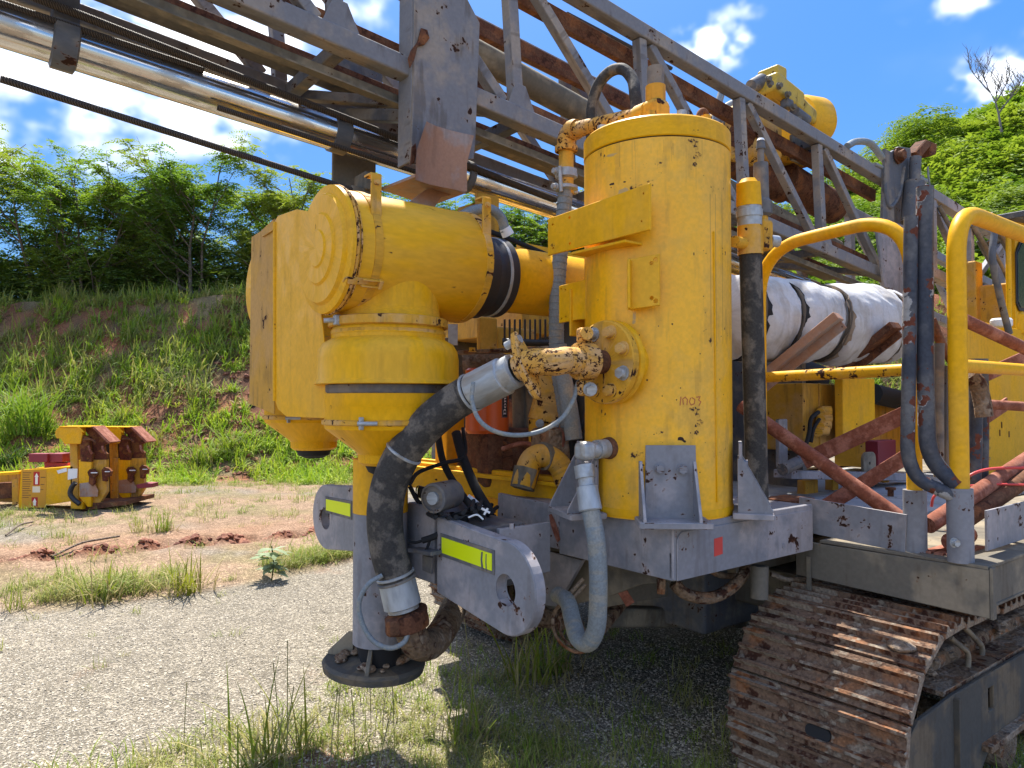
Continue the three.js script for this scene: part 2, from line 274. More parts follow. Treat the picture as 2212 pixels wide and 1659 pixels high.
{
  const xs = [], zs = [];
  for (let i = 0; i <= 420; i++) { const t = i / 210 - 1; xs.push(-1.5 + 11 * t + 9 * t ** 3 + 480 * Math.sign(t) * Math.abs(t) ** 13); }
  for (let i = 0; i <= 470; i++) { const t = i / 470; zs.push(6 - 3.6 * t ** 1 - 24 * t ** 1.25 - 30 * t ** 6 - 420 * t ** 22); }
  const pos = [], uv = [], col = [], idx = [], nx = xs.length;
  const soil = [0.3, 0.128, 0.068], sand = [0.42, 0.29, 0.19], gravel = [0.33, 0.29, 0.225], straw = [0.3, 0.25, 0.13], dark = [0.1, 0.05, 0.032], green = [0.1, 0.16, 0.03], oxide = [0.43, 0.245, 0.155];
  for (const z of zs) for (const x of xs) {
    const y = landY(x, z), d = -z; pos.push(x, y, z); uv.push(x, z);
    const n1 = fb(x, z, 0.5, 4), n2 = fb(x, z, 1.7, 4, 5), n3 = fb(x, z, 6, 3, 9);
    let c = mix(gravel, [0.41, 0.355, 0.27], sstep(-0.1, 0.35, n1));
    c = mix(c, oxide, 0.4 * sstep(0.22, 0.42, n2));
    const near = sstep(-4.0, -3.2, z + 0.5 * n1 + (x > -1 ? -0.25 * Math.min(3, x + 1) : 0.35 * (x + 1)));
    c = mix(c, mix(straw, soil, sstep(-0.1, 0.3, n2)), 0.75 * near * sstep(-0.25, 0.2, n2 + n3 * 0.5));
    const beyond = sstep(-0.15, 0.25, verge(x) - z);
    let dirt = mix(sand, gravel, sstep(0, 0.3, n1)); dirt = mix(dirt, straw, 0.7 * sstep(-0.15, 0.25, n2));
    const band = Math.exp(-(((z - track(x) + 0.5) / 1.0) ** 2));
    dirt = mix(dirt, oxide, clamp(band * (0.75 + n2)) * 0.85);
    const k = Math.exp(-(((z - track(x)) / 0.24) ** 2)), cl = 0.5 + 0.5 * Math.sin(x * 15 + 2 * fb(x, z, 2, 2));
    dirt = mix(dirt, [0.2, 0.075, 0.04], clamp(k * (0.35 + 0.9 * cl)));
    c = mix(c, dirt, beyond);
    const b = sstep(14.3, 16.2, d + n2);
    let bank = mix(soil, dark, sstep(-0.1, 0.35, n2)); bank = mix(bank, straw, 0.75 * sstep(-0.1, 0.3, n1 + n3 * 0.3));
    bank = mix(bank, [0.36, 0.14, 0.075], sstep(0.1, 0.3, fb(x, z, 0.9, 3, 21)));
    c = mix(c, bank, b); c = mix(c, green, 0.85 * sstep(25, 30, d));
    col.push(...mul(c, 0.9 + 0.35 * n3));
  }
  for (let j = 0; j < zs.length - 1; j++) for (let i = 0; i < nx - 1; i++) { const a = j * nx + i; idx.push(a, a + 1, a + nx, a + 1, a + nx + 1, a + nx); }
  const g = new THREE.BufferGeometry();
  g.setAttribute('position', new THREE.Float32BufferAttribute(pos, 3)); g.setAttribute('uv', new THREE.Float32BufferAttribute(uv, 2)); g.setAttribute('color', new THREE.Float32BufferAttribute(col, 3)); g.setIndex(idx); g.computeVertexNormals();
  const m = matOf(1.1, maps(1024, (x, y) => { const a = smp(F90, x, y, 1, 1), b = smp(F24, x, y, 2, 2), c = smp(F90, x * 2, y * 2, 44, 81), s = sstep(0.35, 0.65, a * 0.6 + c * 0.4); const w = lerp(0.55, 1, s) * (0.85 + 0.3 * b); return [w, w * lerp(0.985, 1, s), w * lerp(0.96, 1, s), 0.95, 0.6 * s + 0.4 * b]; }, 'crb'), { vertexColors: true }, 0.012);
  m.roughnessMap = null;
  const ground = new THREE.Mesh(g, m); ground.name = 'ground'; ground.receiveShadow = ground.castShadow = true; scene.add(ground);
  tag(ground, 'gravel yard with red dirt and a cut earth bank rising behind', 'ground', null, 'structure');
}

// ───────────────────────── stones, grass ─────────────────────────
const dummy = new THREE.Object3D();
function scatter(name, geo, mat, places, label, category, tints) {       // one InstancedMesh of what nobody could count
  const m = new THREE.InstancedMesh(geo, mat, places.length); m.name = numbered(name); m.castShadow = m.receiveShadow = true;
  const c = new THREE.Color();
  places.forEach(([x, y, z, s, turn, tilt = 0, t = 0, sy = 1], i) => { dummy.position.set(x, y, z); dummy.rotation.set(tilt, turn, tilt * 0.6, 'YXZ'); dummy.scale.set(s, s * sy, s); dummy.updateMatrix(); m.setMatrixAt(i, dummy.matrix); if (tints) { const [a, b] = tints; m.setColorAt(i, c.setRGB(lerp(a[0], b[0], t), lerp(a[1], b[1], t), lerp(a[2], b[2], t))); } });
  scene.add(m); return tag(m, label, category, null, 'stuff');
}
{
  const r = rng(5), g = new THREE.IcosahedronGeometry(1, 1), p = g.attributes.position;
  for (let i = 0; i < p.count; i++) { const v = V3().fromBufferAttribute(p, i), k = 0.8 + 0.45 * NZ.noise(v.x * 1.7, v.y * 1.7, v.z * 1.7); p.setXYZ(i, v.x * k, v.y * k * 0.62, v.z * k * 1.15); }
  g.computeVertexNormals();
  const stone = new THREE.MeshStandardMaterial({ roughness: 0.95 }), at = [];
  for (let i = 0; i < 120000; i++) {
    const z = -2.9 - 5.6 * Math.pow(r(), 1.35), x = z * -1 * (r() * 1.5 - 0.78) , n = fb(x, z, 1.7, 3, 5);
    if (z < verge(x) - 0.1 + 0.3 * r()) continue;
    if (r() < 0.35 * sstep(-0.1, 0.3, n)) continue;
    const s = 0.0035 + 0.0055 * r() ** 2.4; at.push([x, landY(x, z) + s * 0.15, z, s, r() * 6.3, (r() - 0.5) * 0.9, r() ** 1.5]);
  }
  scatter('gravel', g, stone, at, 'loose pale gravel stones spread over the yard', 'gravel', [[0.55, 0.485, 0.375], [0.16, 0.14, 0.11]]);
  const clods = [];
  for (let i = 0; i < 2600; i++) {
    const x = -9 + 10 * r(), on = r() < 0.55, z = on ? track(x) + (r() + r() - 1) * 0.25 : -15.5 - 6 * r();
    if (on && Math.sin(x * 15) < -0.1 && r() < 0.8) continue;
    const s = on ? 0.012 + 0.045 * r() ** 2 : 0.02 + 0.09 * r() ** 2; clods.push([x, landY(x, z) + s * 0.1, z, s, r() * 6.3, r() - 0.5, r()]);
  }
  scatter('dirt_clods', g, stone, clods, 'red brown clods of earth along the ruts and the bank', 'soil', [[0.13, 0.045, 0.026], [0.3, 0.125, 0.07]]);
}
function blade(len, w, bend, seg, yaw, lean, at = [0, 0], r = Math.random) {   // one curved grass blade
  const pos = [], cy = Math.cos(yaw), sy = Math.sin(yaw); let x = 0, y = 0, a = lean; const pts = [];
  for (let i = 0; i <= seg; i++) { const t = i / seg; pts.push([x, y, w * (t < 0.15 ? 0.6 + 2.6 * t : 1) * (1 - t * t) * 0.5 + 0.0004]); x += Math.sin(a) * len / seg; y += Math.cos(a) * len / seg; a += bend / seg; }
  const put = (q, s) => [at[0] + q[0] * cy - s * q[2] * sy, q[1], at[1] + q[0] * sy + s * q[2] * cy];
  for (let i = 0; i < seg; i++) { const A = put(pts[i], -1), B = put(pts[i], 1), C = put(pts[i + 1], -1), D = put(pts[i + 1], 1); pos.push(...A, ...B, ...C, ...B, ...D, ...C); }
  return pos;
}
function tuft(n, seed, o) {
  const r = rng(seed), pos = [];
  for (let i = 0; i < n; i++) pos.push(...blade(o.len * (0.45 + 0.75 * r()), o.w * (0.6 + 0.8 * r()), o.bend * (0.2 + 1.1 * r()), o.seg ?? 4, r() * 6.283, o.lean * r(), [(r() - 0.5) * o.base, (r() - 0.5) * o.base]));
  const g = new THREE.BufferGeometry(); g.setAttribute('position', new THREE.Float32BufferAttribute(pos, 3)); g.setAttribute('uv', new THREE.Float32BufferAttribute(new Float32Array(pos.length / 3 * 2), 2)); g.computeVertexNormals(); return g;
}
const leafMat = (r, g, b, tr = 0.45) => new THREE.MeshPhysicalMaterial({ color: new THREE.Color(r, g, b), roughness: 0.85, transmission: tr, thickness: 0, side: THREE.DoubleSide, specularIntensity: 0.35 });
M.grass = leafMat(0.14, 0.22, 0.018); M.grassWhite = new THREE.MeshPhysicalMaterial({ color: 0xffffff, roughness: 0.85, transmission: 0.45, thickness: 0, side: THREE.DoubleSide, specularIntensity: 0.35 });
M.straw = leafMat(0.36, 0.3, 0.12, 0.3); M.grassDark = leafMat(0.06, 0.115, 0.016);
{
  const r = rng(77), G = [tuft(14, 1, { len: 0.2, w: 0.007, bend: 1.3, lean: 0.7, base: 0.16 }), tuft(16, 2, { len: 0.14, w: 0.006, bend: 1.6, lean: 0.9, base: 0.2 }), tuft(20, 3, { len: 0.4, w: 0.024, bend: 1.7, lean: 1.05, base: 0.28 })];
  const tint = [[0.2, 0.3, 0.02], [0.42, 0.37, 0.14]];
  // near the camera and under the rig
  const a = [[], []];
  for (let i = 0; i < 15000; i++) {
    const z = -2.7 - 3.6 * r(), x = -z * (r() * 1.5 - 0.72), n = fb(x, z, 0.9, 3, 31), edge = z + (x < -1.2 ? 0.75 * (x + 1.2) : 0) + 0.5 * n;
    let p = sstep(-4.0, -3.3, edge) * 0.8; if (x > -1.2) p = Math.max(p, 0.34 * sstep(-5.6, -4.4, z)); if (x > 0.3) p *= 0.5; 
    if (r() > p * sstep(-0.25, 0.3, n + 0.1) + 0.006) continue;
    a[i & 1].push([x, landY(x, z) - 0.01, z, 0.25 + 0.6 * r() ** 2, r() * 6.3, (r() - 0.5) * 0.3, r()]);
  }
  // the verge and the dirt beyond the gravel
  for (let i = 0; i < 16000; i++) {
    const x = -10 + 16 * r(), v = verge(x), z = v - 0.15 - (r() < 0.45 ? 1.1 * r() * r() + 0.1 : 9 * r()), n = fb(x, z, 0.8, 3, 41), cleared = Math.exp(-(((z - track(x)) / 0.8) ** 2));
    const p = (sstep(-0.2, 0.35, n) * 0.6 + 0.75 * sstep(-0.2, 0.3, n + fb(x, z, 3, 2)) * Math.exp(-((z - v + 0.45) ** 2) / 0.25) + 0.9 * sstep(-13.5, -15, z)) * (1 - 0.9 * cleared);
    if (r() > p) continue;
    a[i & 1].push([x, landY(x, z) - 0.01, z, 0.35 + 0.85 * r() ** 2, r() * 6.3, (r() - 0.5) * 0.3, r()]);
  }
  scatter('short_grass', G[0], M.grassWhite, a[0], 'short green and straw grass growing through the gravel and dirt', 'grass', tint);
  scatter('low_weeds', G[1], M.grassWhite, a[1], 'low sprawling weeds between the grass of the yard', 'weeds', tint);
  // the bank
  const b = [];
  for (let i = 0; i < 26000; i++) {
    const x = -20 + 34 * r(), z = -14.6 - 8.8 * r(), n = fb(x, z, 0.55, 3, 51) + 0.5 * fb(x, z, 2, 2, 3), bare = sstep(0.1, 0.3, fb(x, z, 0.9, 3, 21));
    if (r() > sstep(-0.08, 0.14, n + 0.12 * sstep(-19, -16, z)) * (1 - 0.85 * bare) * lerp(1, 0.5, sstep(-17, -19.5, z))) continue;
    if (x < -6.5 && x > -11.5 && z > -17.8 && r() < 0.6) continue;
    b.push([x, landY(x, z) - 0.03, z, 0.4 + 0.75 * r() ** 1.5, r() * 6.3, (r() - 0.5) * 0.4, r() ** 2]);
  }
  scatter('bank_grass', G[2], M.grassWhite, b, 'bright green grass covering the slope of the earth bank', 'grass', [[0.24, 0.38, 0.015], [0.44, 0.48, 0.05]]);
  // long rank grass in the shade at the top of the bank
  const c = [];
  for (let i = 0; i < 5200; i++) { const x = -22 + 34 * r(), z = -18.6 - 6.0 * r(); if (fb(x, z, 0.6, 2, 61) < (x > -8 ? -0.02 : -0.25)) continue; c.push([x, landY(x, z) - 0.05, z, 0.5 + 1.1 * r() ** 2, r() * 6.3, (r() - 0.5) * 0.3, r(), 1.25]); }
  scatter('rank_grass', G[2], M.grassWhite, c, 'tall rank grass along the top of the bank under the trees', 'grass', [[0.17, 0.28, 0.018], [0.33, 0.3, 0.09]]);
}
// ───────────────────────── trees and clumps ─────────────────────────
function leafSpray(r, len, pairs, w, out, o, d, droop) {                // a feathered leaf: leaflets in pairs along a drooping stalk
  const side = V3(-d.z, 0, d.x).normalize(); let p = o.clone(), dir = d.clone();
  for (let i = 0; i < pairs; i++) {
    p = p.clone().addScaledVector(dir, len / pairs); dir.y -= droop / pairs; dir.normalize();
    for (const s of [-1, 1]) {
      const l = w * (1 - 0.35 * i / pairs) * (0.8 + 0.4 * r()), a = dir.clone().multiplyScalar(0.35).addScaledVector(side, s).add(V3(0, (r() - 0.6) * 0.7, 0)).normalize(), b = V3().crossVectors(a, V3(r() - 0.5, 1, r() - 0.5)).normalize();
      const q0 = p, q1 = p.clone().addScaledVector(a, l * 0.5).addScaledVector(b, l * 0.24), q2 = p.clone().addScaledVector(a, l), q3 = p.clone().addScaledVector(a, l * 0.5).addScaledVector(b, -l * 0.24);
      for (const q of [q0, q1, q2, q0, q2, q3]) out.push(q.x, q.y, q.z);
    }
  }
}
const bare = (pos) => { const g = new THREE.BufferGeometry(); g.setAttribute('position', new THREE.Float32BufferAttribute(pos, 3)); g.setAttribute('uv', new THREE.Float32BufferAttribute(new Float32Array(pos.length / 3 * 2), 2)); g.computeVertexNormals(); return g; };
M.bark = matOf(0.5, maps(256, (x, y) => { const v = smp(FV, x, y, 5, 5), g = smp(F24, x, y, 1, 1); return [...mul([0.16, 0.125, 0.095], 0.5 + 0.6 * v + 0.3 * g), 0.95, v]; }, 'crb'), {}, 0.01);
M.leafA = leafMat(0.21, 0.32, 0.02, 0.55); M.leafB = leafMat(0.16, 0.27, 0.02, 0.55); M.leafC = leafMat(0.27, 0.34, 0.024, 0.55);
function treeShape(seed, H) {                                            // slender multi-stemmed tree with feathery leaves
  const r = rng(seed), wood = [], leaves = [];
  const twig = (o, d, len, rad, depth) => {
    const pts = [o.clone()]; let p = o.clone(), q = d.clone();
    for (let i = 0; i < 4; i++) { q.add(V3((r() - 0.5) * 0.4, 0.08 + (r() - 0.5) * 0.2, (r() - 0.5) * 0.4)).normalize(); p = p.clone().addScaledVector(q, len / 4); pts.push(p); }
    for (let i = 0; i < 4; i++) wood.push(cyl(pts[i], pts[i + 1], rad * (1 - i * 0.2), rad * (0.8 - i * 0.2) + 0.003, depth ? 4 : 7, true));
    if (depth < 2) { const n = depth ? 3 : 7; for (let k = 0; k < n; k++) { const t = depth ? 0.4 + 0.55 * r() : 0.16 + 0.82 * (k / n), a = r() * 6.283, i = Math.min(3, Math.floor(t * 4)), b = pts[i].clone().lerp(pts[i + 1], t * 4 - i); twig(b, V3(Math.cos(a), 0.5 + 0.5 * r(), Math.sin(a)).normalize(), len * (depth ? 0.55 : 0.42) * (0.7 + 0.5 * r()), rad * 0.45, depth + 1); } }
    const leafy = depth === 2 ? 17 : depth === 1 ? 15 : 8;
    for (let k = 0; k < leafy; k++) { const t = depth ? 0.25 + 0.75 * r() : 0.78 + 0.22 * r(), i = Math.min(3, Math.floor(t * 4)), b = pts[i].clone().lerp(pts[i + 1], t * 4 - i), a = r() * 6.283; leafSpray(r, 0.34 + 0.22 * r(), 7, 0.125, leaves, b, V3(Math.cos(a), 0.35 * (r() - 0.2), Math.sin(a)).normalize(), 0.9); }
  };
  const stems = 3 + (seed % 3);
  for (let s = 0; s < stems; s++) { const a = s / stems * 6.283 + r(); twig(V3(Math.cos(a) * 0.12, -0.15, Math.sin(a) * 0.12), V3(Math.cos(a) * 0.22, 1, Math.sin(a) * 0.22).normalize(), H * (0.72 + 0.3 * r()), 0.045 + 0.025 * r(), 0); }
  return [mergeGeometries(wood.map(soup)), bare(leaves)];
}
{
  const shapes = [1, 2, 3, 4].map((s) => treeShape(s * 17, 4.6)), r = rng(404);
  const where = [[-22.8, -25.9, 1.30], [-19.7, -24.5, 1.22], [-17.2, -25.7, 1.16], [-14.8, -24.3, 1.05], [-12.9, -25.5, 1.15], [-11.2, -24.2, 1.00], [-9.3, -25.3, 1.04], [-7.7, -24.3, 0.96], [-5.9, -25.3, 0.98], [-4.5, -24.2, 0.86], [-2.8, -25.5, 0.92], [-1.0, -24.5, 0.80], [0.8, -25.3, 0.86], [2.8, -24.3, 0.80], [4.7, -25.5, 0.90], [6.8, -24.6, 0.80], [9.1, -25.7, 0.80]];
  const words = ['tallest leafy tree, at the far left edge on the bank', 'broad leafy tree second from the left edge of the bank', 'tree with a pale top, third from the left edge of the bank', 'fourth tree from the left along the bank top', 'fifth tree from the left, behind the big grass clump', 'sixth tree from the left, over the shaded slope', 'seventh tree from the left, a feathery crown against cloud', 'tree midway along the row, its tip crossing the low wire rope', 'ninth tree from the left, sky showing between its stems', 'slender tree left of the yellow dust panel, thin stems against sky', 'tree right behind the yellow air cleaner panel', 'tree showing above the round air cleaner lid', 'tree seen in the gap under the rusty bent plate', 'tree seen through the gap left of the grey riser hose', 'tree behind the yellow pressure tank', 'tree behind the tank, seen between mast braces', 'rightmost tree of the bank row, behind the mast end'];
  where.forEach(([x, z0, s], i) => { const z = z0 - 1.2;
    const t = thing('leafy_tree', [x, landY(x, z), z], r() * 6.28, words[i], 'tree', 'trees along the top of the bank'), [w, l] = shapes[i % 4];
    mesh('trunk', M.bark, t, w.clone()); const c = new THREE.Mesh(l, [M.leafA, M.leafB, M.leafC][(i * 2) % 3]); c.name = 'crown'; c.castShadow = c.receiveShadow = true; t.add(c);
    t.scale.set(s * 1.16, s * 1.06, s * 1.16);
  });
  // shrubs in the shade below the trees
  const bush = (seed) => { const q = rng(seed), out = []; for (let i = 0; i < 260; i++) { const a = q() * 6.283, h = q(), rr = 0.75 * Math.sqrt(q()) * (1 - 0.5 * h); leafSpray(q, 0.3 + 0.2 * q(), 5, 0.11, out, V3(Math.cos(a) * rr, 0.1 + 1.1 * h, Math.sin(a) * rr), V3(Math.cos(a), 0.5 * (q() - 0.3), Math.sin(a)).normalize(), 0.9); } return bare(out); };
  const B = bush(9), low = [];
  for (let i = 0; i < 120; i++) { const x = -21 + 31 * r(), z = -25.8 - 3.4 * r(); if (x > -6.2 && x < -3.6 && r() < 0.85) continue; low.push([x, landY(x, z) - 0.1, z, 0.9 + 1.5 * r(), r() * 6.3, 0, r()]); }
  scatter('undergrowth', B, M.grassWhite, low, 'leafy undergrowth between the tree stems on the bank', 'undergrowth', [[0.13, 0.23, 0.02], [0.24, 0.32, 0.025]]);
  // the green hill on the right: one mass of shrubs and vines
  const hill = [], puff = (() => { const q = rng(31), out = []; for (let i = 0; i < 46; i++) { const a = q() * 6.283, b = Math.acos(1 - q() * 1.2), d = V3(Math.sin(b) * Math.cos(a), Math.cos(b), Math.sin(b) * Math.sin(a)), o = d.clone().multiplyScalar(0.35 + 0.55 * q()); leafSpray(q, 0.34, 3, 0.3, out, o, d.clone().add(V3(q() - 0.5, q() - 0.6, q() - 0.5)).normalize(), 0.8); } return bare(out); })();
  for (let i = 0; i < 17000; i++) {
    const z = -24 - 30 * r(), x = (-z) * (0.28 + 0.62 * r()), y = landY(x, z); if (y < 4.2) continue;
    const n = fb(x, z, 0.35, 3, 71); hill.push([x, y - 0.25 + 0.55 * Math.max(0, n), z, 0.45 + 0.75 * r() ** 2 + 0.7 * Math.max(0, n), r() * 6.3, (r() - 0.5) * 1.1, clamp(0.5 + n * 1.4 + 0.5 * (r() - 0.5))]);
  }
  scatter('hillside_shrubs', puff, M.grassWhite, hill, 'bright green shrubs and vines covering the steep hill on the right', 'shrubs', [[0.12, 0.23, 0.012], [0.3, 0.39, 0.03]]);
  const tall = []; for (let i = 0; i < 130; i++) { const z = -26 - 27 * r(), x = -z * (0.3 + 0.55 * r()), y = landY(x, z); if (y < 5 || (x / -z > 0.6 && z < -36)) continue; tall.push([x, y - 0.2, z, 1.1 + 1.4 * r() ** 2, r() * 6.3, 0, r()]); }
  scatter('tall_shrubs', B, M.grassWhite, tall, 'taller shrubs standing out of the vines on the hill', 'shrubs', [[0.12, 0.22, 0.014], [0.26, 0.34, 0.03]]);
  for (let i = 0; i < 1; i++) {
    // a bare dead tree on the ridge
    const at = [0, 0, 0]; for (let d = 26; d < 60; d += 0.25) { const x = (2176 - CX) / FOCAL * d, y = landY(x, -d); if (EYE + (CY + 38.5 - 310) / FOCAL * d < y + 0.3) { at[0] = x; at[1] = y; at[2] = -d; break; } }
    const t = thing('dead_tree', at, 0, 'bare grey dead tree standing on the green hillside at the right', 'dead tree'), q = rng(6), wood = [], twigs = [];
    const grow = (o, d, len, rad, dep) => { let p = o.clone(), e = d.clone(); for (let k = 0; k < 5; k++) { const n = p.clone().addScaledVector(e, len / 5); (dep ? twigs : wood).push(cyl(p, n, rad * (1 - k * 0.14), rad * (0.86 - k * 0.14), 5, true)); p = n; e.add(V3((q() - 0.5) * 0.35, 0.06, (q() - 0.5) * 0.35)).normalize(); if (dep < 3 && k > (dep ? 0 : 1)) for (let b = 0; b < 2; b++) { const a = q() * 6.283; grow(p, V3(Math.cos(a) * 0.6, 0.85, Math.sin(a) * 0.6).normalize(), len * (0.38 + 0.15 * q()), rad * 0.5, dep + 1); } } };
    grow(V3(0, -0.3, 0), V3(-0.03, 1, 0), -at[2] * 0.1, 0.09, 0); const dead = new THREE.MeshStandardMaterial({ color: new THREE.Color(0.14, 0.12, 0.11), roughness: 0.95 });
    mesh('trunk', dead, t, wood); mesh('branches', dead, t, twigs);
  }
  // big clumps one can point to
  const clumpGeo = [tuft(120, 21, { len: 1.35, w: 0.035, bend: 1.5, lean: 0.55, base: 0.7, seg: 6 }), tuft(40, 22, { len: 0.55, w: 0.017, bend: 1.2, lean: 0.75, base: 0.3, seg: 6 }), tuft(22, 23, { len: 0.5, w: 0.011, bend: 0.9, lean: 0.6, base: 0.2, seg: 6 }), tuft(46, 24, { len: 0.8, w: 0.03, bend: 1.7, lean: 0.8, base: 0.4, seg: 6 })];
  const dryGeo = [tuft(50, 31, { len: 0.5, w: 0.012, bend: 1.6, lean: 0.9, base: 0.5, seg: 4 }), tuft(34, 32, { len: 0.3, w: 0.009, bend: 1.4, lean: 1, base: 0.3, seg: 4 })];
  const px = (vx, z) => (vx - CX) / FOCAL * z;
  const clumps = [
    [px(55, 17.6), -17.6, 0, 1.25, 'fountain of long bright grass leaves at the left edge of the bank'], [px(15, 16.4), -16.4, 3, 1.0, 'dark drooping grass clump at the left edge, below the big fountain of grass'],
    [px(228, 6.1), -6.1, 1, 0.85, 'tall grass tuft on the gravel edge, second from the left'], [px(405, 6.35), -6.35, 1, 0.8, 'bushy bright green tuft on the gravel edge, left of the jack leg'], [px(42, 5.85), -5.85, 2, 0.6, 'small reddish grass tuft on the gravel edge at far left'],
    [px(355, 9.0), -9.0, 1, 0.62, 'pale grass tuft standing alone in the dirt above the ruts'], [px(300, 9.1), -9.1, 2, 0.55, 'thin low tuft in the dirt right of the yellow attachment'],
    [px(620, 3.4), -3.4, 2, 0.85, 'long bladed yellow green tuft in the foreground, below the jack pad'], [px(560, 3.3), -3.3, 2, 0.95, 'upright thin grass tuft in the foreground, at the bottom of the picture'], [px(1140, 4.35), -4.35, 2, 1.1, 'tall thin grass under the lug plate in the shade'], [px(1180, 4.5), -4.5, 1, 0.75, 'shaded grass tuft under the grey U-shaped hose'], [px(1010, 3.6), -3.6, 2, 0.8, 'grass tuft at the edge of the rig shadow'],
    [px(500, 17), -17, 3, 1.1, 'arching grass clump on the bank left of the yellow dust panel'], [px(330, 17.2), -17.2, 3, 1.0, 'arching grass clump in the middle of the bank slope'], [px(440, 16.4), -16.4, 3, 1.2, 'wide grass clump on the bank above the yellow attachment'], [px(265, 18.2), -18.2, 3, 0.9, 'grass clump at the edge of the tree shade on the bank']];
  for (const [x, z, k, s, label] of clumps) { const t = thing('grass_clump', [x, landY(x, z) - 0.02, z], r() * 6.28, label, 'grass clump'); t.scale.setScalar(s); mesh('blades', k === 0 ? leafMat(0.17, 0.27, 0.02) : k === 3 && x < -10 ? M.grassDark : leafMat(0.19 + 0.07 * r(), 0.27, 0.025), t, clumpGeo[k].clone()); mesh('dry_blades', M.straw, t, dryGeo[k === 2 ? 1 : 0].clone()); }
  // broad-leaved weed by the gravel edge
  { const x = px(590, 6.8), z = -6.8, t = thing('broadleaf_weed', [x, landY(x, z), z], 0, 'pale broad-leaved weed on the gravel edge left of the jack leg', 'weed'), out = [], q = rng(3), leaf = (o, a, up, l) => { const d = V3(Math.cos(a), up, Math.sin(a)).normalize(), s = V3(-d.z, 0.1, d.x).normalize(), n = 5; for (let i = 0; i < n; i++) { const w = (t) => l * 0.2 * Math.sin(Math.PI * Math.min(1, t * 0.92 + 0.06)), P = (t, k) => o.clone().addScaledVector(d, t * l).addScaledVector(s, k * w(t)).add(V3(0, -0.3 * l * t * t + 0.05 * l * Math.abs(k) * w(t) / l, 0)), t0 = i / n, t1 = (i + 1) / n; for (const p of [P(t0, -1), P(t0, 1), P(t1, -1), P(t0, 1), P(t1, 1), P(t1, -1)]) out.push(p.x, p.y, p.z); } };
    for (let i = 0; i < 34; i++) leaf(V3((q() - 0.5) * 0.06, 0.08 + 0.3 * q(), (q() - 0.5) * 0.06), q() * 6.283, 0.5 * q(), 0.17 + 0.1 * q()); t.scale.setScalar(0.8); mesh('leaves', leafMat(0.26, 0.33, 0.17), t, bare(out)); mesh('stem', M.grassDark, t, tube([V3(0, 0, 0), V3(0.02, 0.2, 0), V3(0, 0.4, 0.01)], 0.008, 8, 6)); }
  // thin wild stems in the foreground
  const stems = []; for (let i = 0; i < 12; i++) { const z = -3.1 - 0.7 * r(), x = px(330 + 700 * r(), -z), h = 0.25 + 0.3 * r(), y = landY(x, z), b = (r() - 0.5) * 0.12; stems.push(tube([V3(x, y, z), V3(x + b * 0.3, y + h * 0.5, z), V3(x + b, y + h, z + b * 0.4)], 0.0022, 6, 4)); }
  tag(mesh('wild_stems', leafMat(0.3, 0.27, 0.1, 0.2), scene, stems), 'thin upright seed stems rising from the foreground grass', 'stems', null, 'stuff');
  for (const [a, b, z, label, c] of [[[105, 1268], [262, 1190], 8.6, 'bent dry stick lying on the dirt left of the tall tuft', 0.12], [[5, 1182], [75, 1180], 9.6, 'short dark stick lying at the left edge of the dirt', 0.07]]) {
    const p = V3(px(a[0], z - 1), 0, -(z - 0.9)), q = V3(px(b[0], z), 0, -z); p.y = landY(p.x, p.z) + 0.02; q.y = landY(q.x, q.z) + 0.03;
    tag(mesh(numbered('dry_stick'), M.bark, scene, tube([p, p.clone().lerp(q, 0.35).add(V3(0, 0.05, -0.05)), p.clone().lerp(q, 0.7).add(V3(0, 0.03, 0)), q], 0.012, 14, 6)), label, 'stick');
  }
}
// ───────────────────────── the drill rig: frame, tank, cleaners, hoses ─────────────────────────
// Rig axes: a runs along the machine away from the camera, b across it, y up. rp() gives the rig point seen at a pixel of the 2212 px wide view on a chosen plane of the rig.
const TH = 38 * Math.PI / 180, AX = [Math.cos(TH), -Math.sin(TH)], BX = [-Math.sin(TH), -Math.cos(TH)], RO = [0.5833, -2.66];
const rig = thing('drill_rig', [RO[0], 0, RO[1]], TH, 'large yellow and grey crawler drill rig with its lattice mast laid down', 'drill rig');
const L = (a, b, y) => V3(a, y, -b);
const EA = -(RO[0] * AX[0] + RO[1] * AX[1]), EB = -(RO[0] * BX[0] + RO[1] * BX[1]);   // the camera in rig axes
function rp(vx, vy, key, val) {
  const X = (vx - CX) / FOCAL, Y = (CY - vy) / FOCAL, c = Math.cos(PITCH), s = Math.sin(PITCH), r = [X, Y * c + s, -(c - Y * s)];
  const ra = r[0] * AX[0] + r[2] * AX[1], rb = r[0] * BX[0] + r[2] * BX[1];
  const t = key === 'a' ? (val - EA) / ra : key === 'b' ? (val - EB) / rb : key === 'y' ? (val - EYE) / r[1] : val / -r[2];
  return L(EA + ra * t, EB + rb * t, EYE + r[1] * t);
}
const ea = V3(1, 0, 0), eb = V3(0, 0, -1), ey = V3(0, 1, 0), neg = (v) => v.clone().negate();
const up = (p, h) => p.clone().add(V3(0, h, 0)), mid = (p, q, t = 0.5) => p.clone().lerp(q, t);
const bolt = (p, d, r = 0.014) => [cyl(p, p.clone().addScaledVector(d, r * 0.25), r * 1.35, r * 1.35, 12), hex(p.clone().addScaledVector(d, r * 0.25), d, r, r * 1.1)];
const ring = (p, d, r, w, t) => lathe([[r, -w / 2], [r + t, -w / 2 + t * 0.4], [r + t, w / 2 - t * 0.4], [r, w / 2]], p, d, 40);

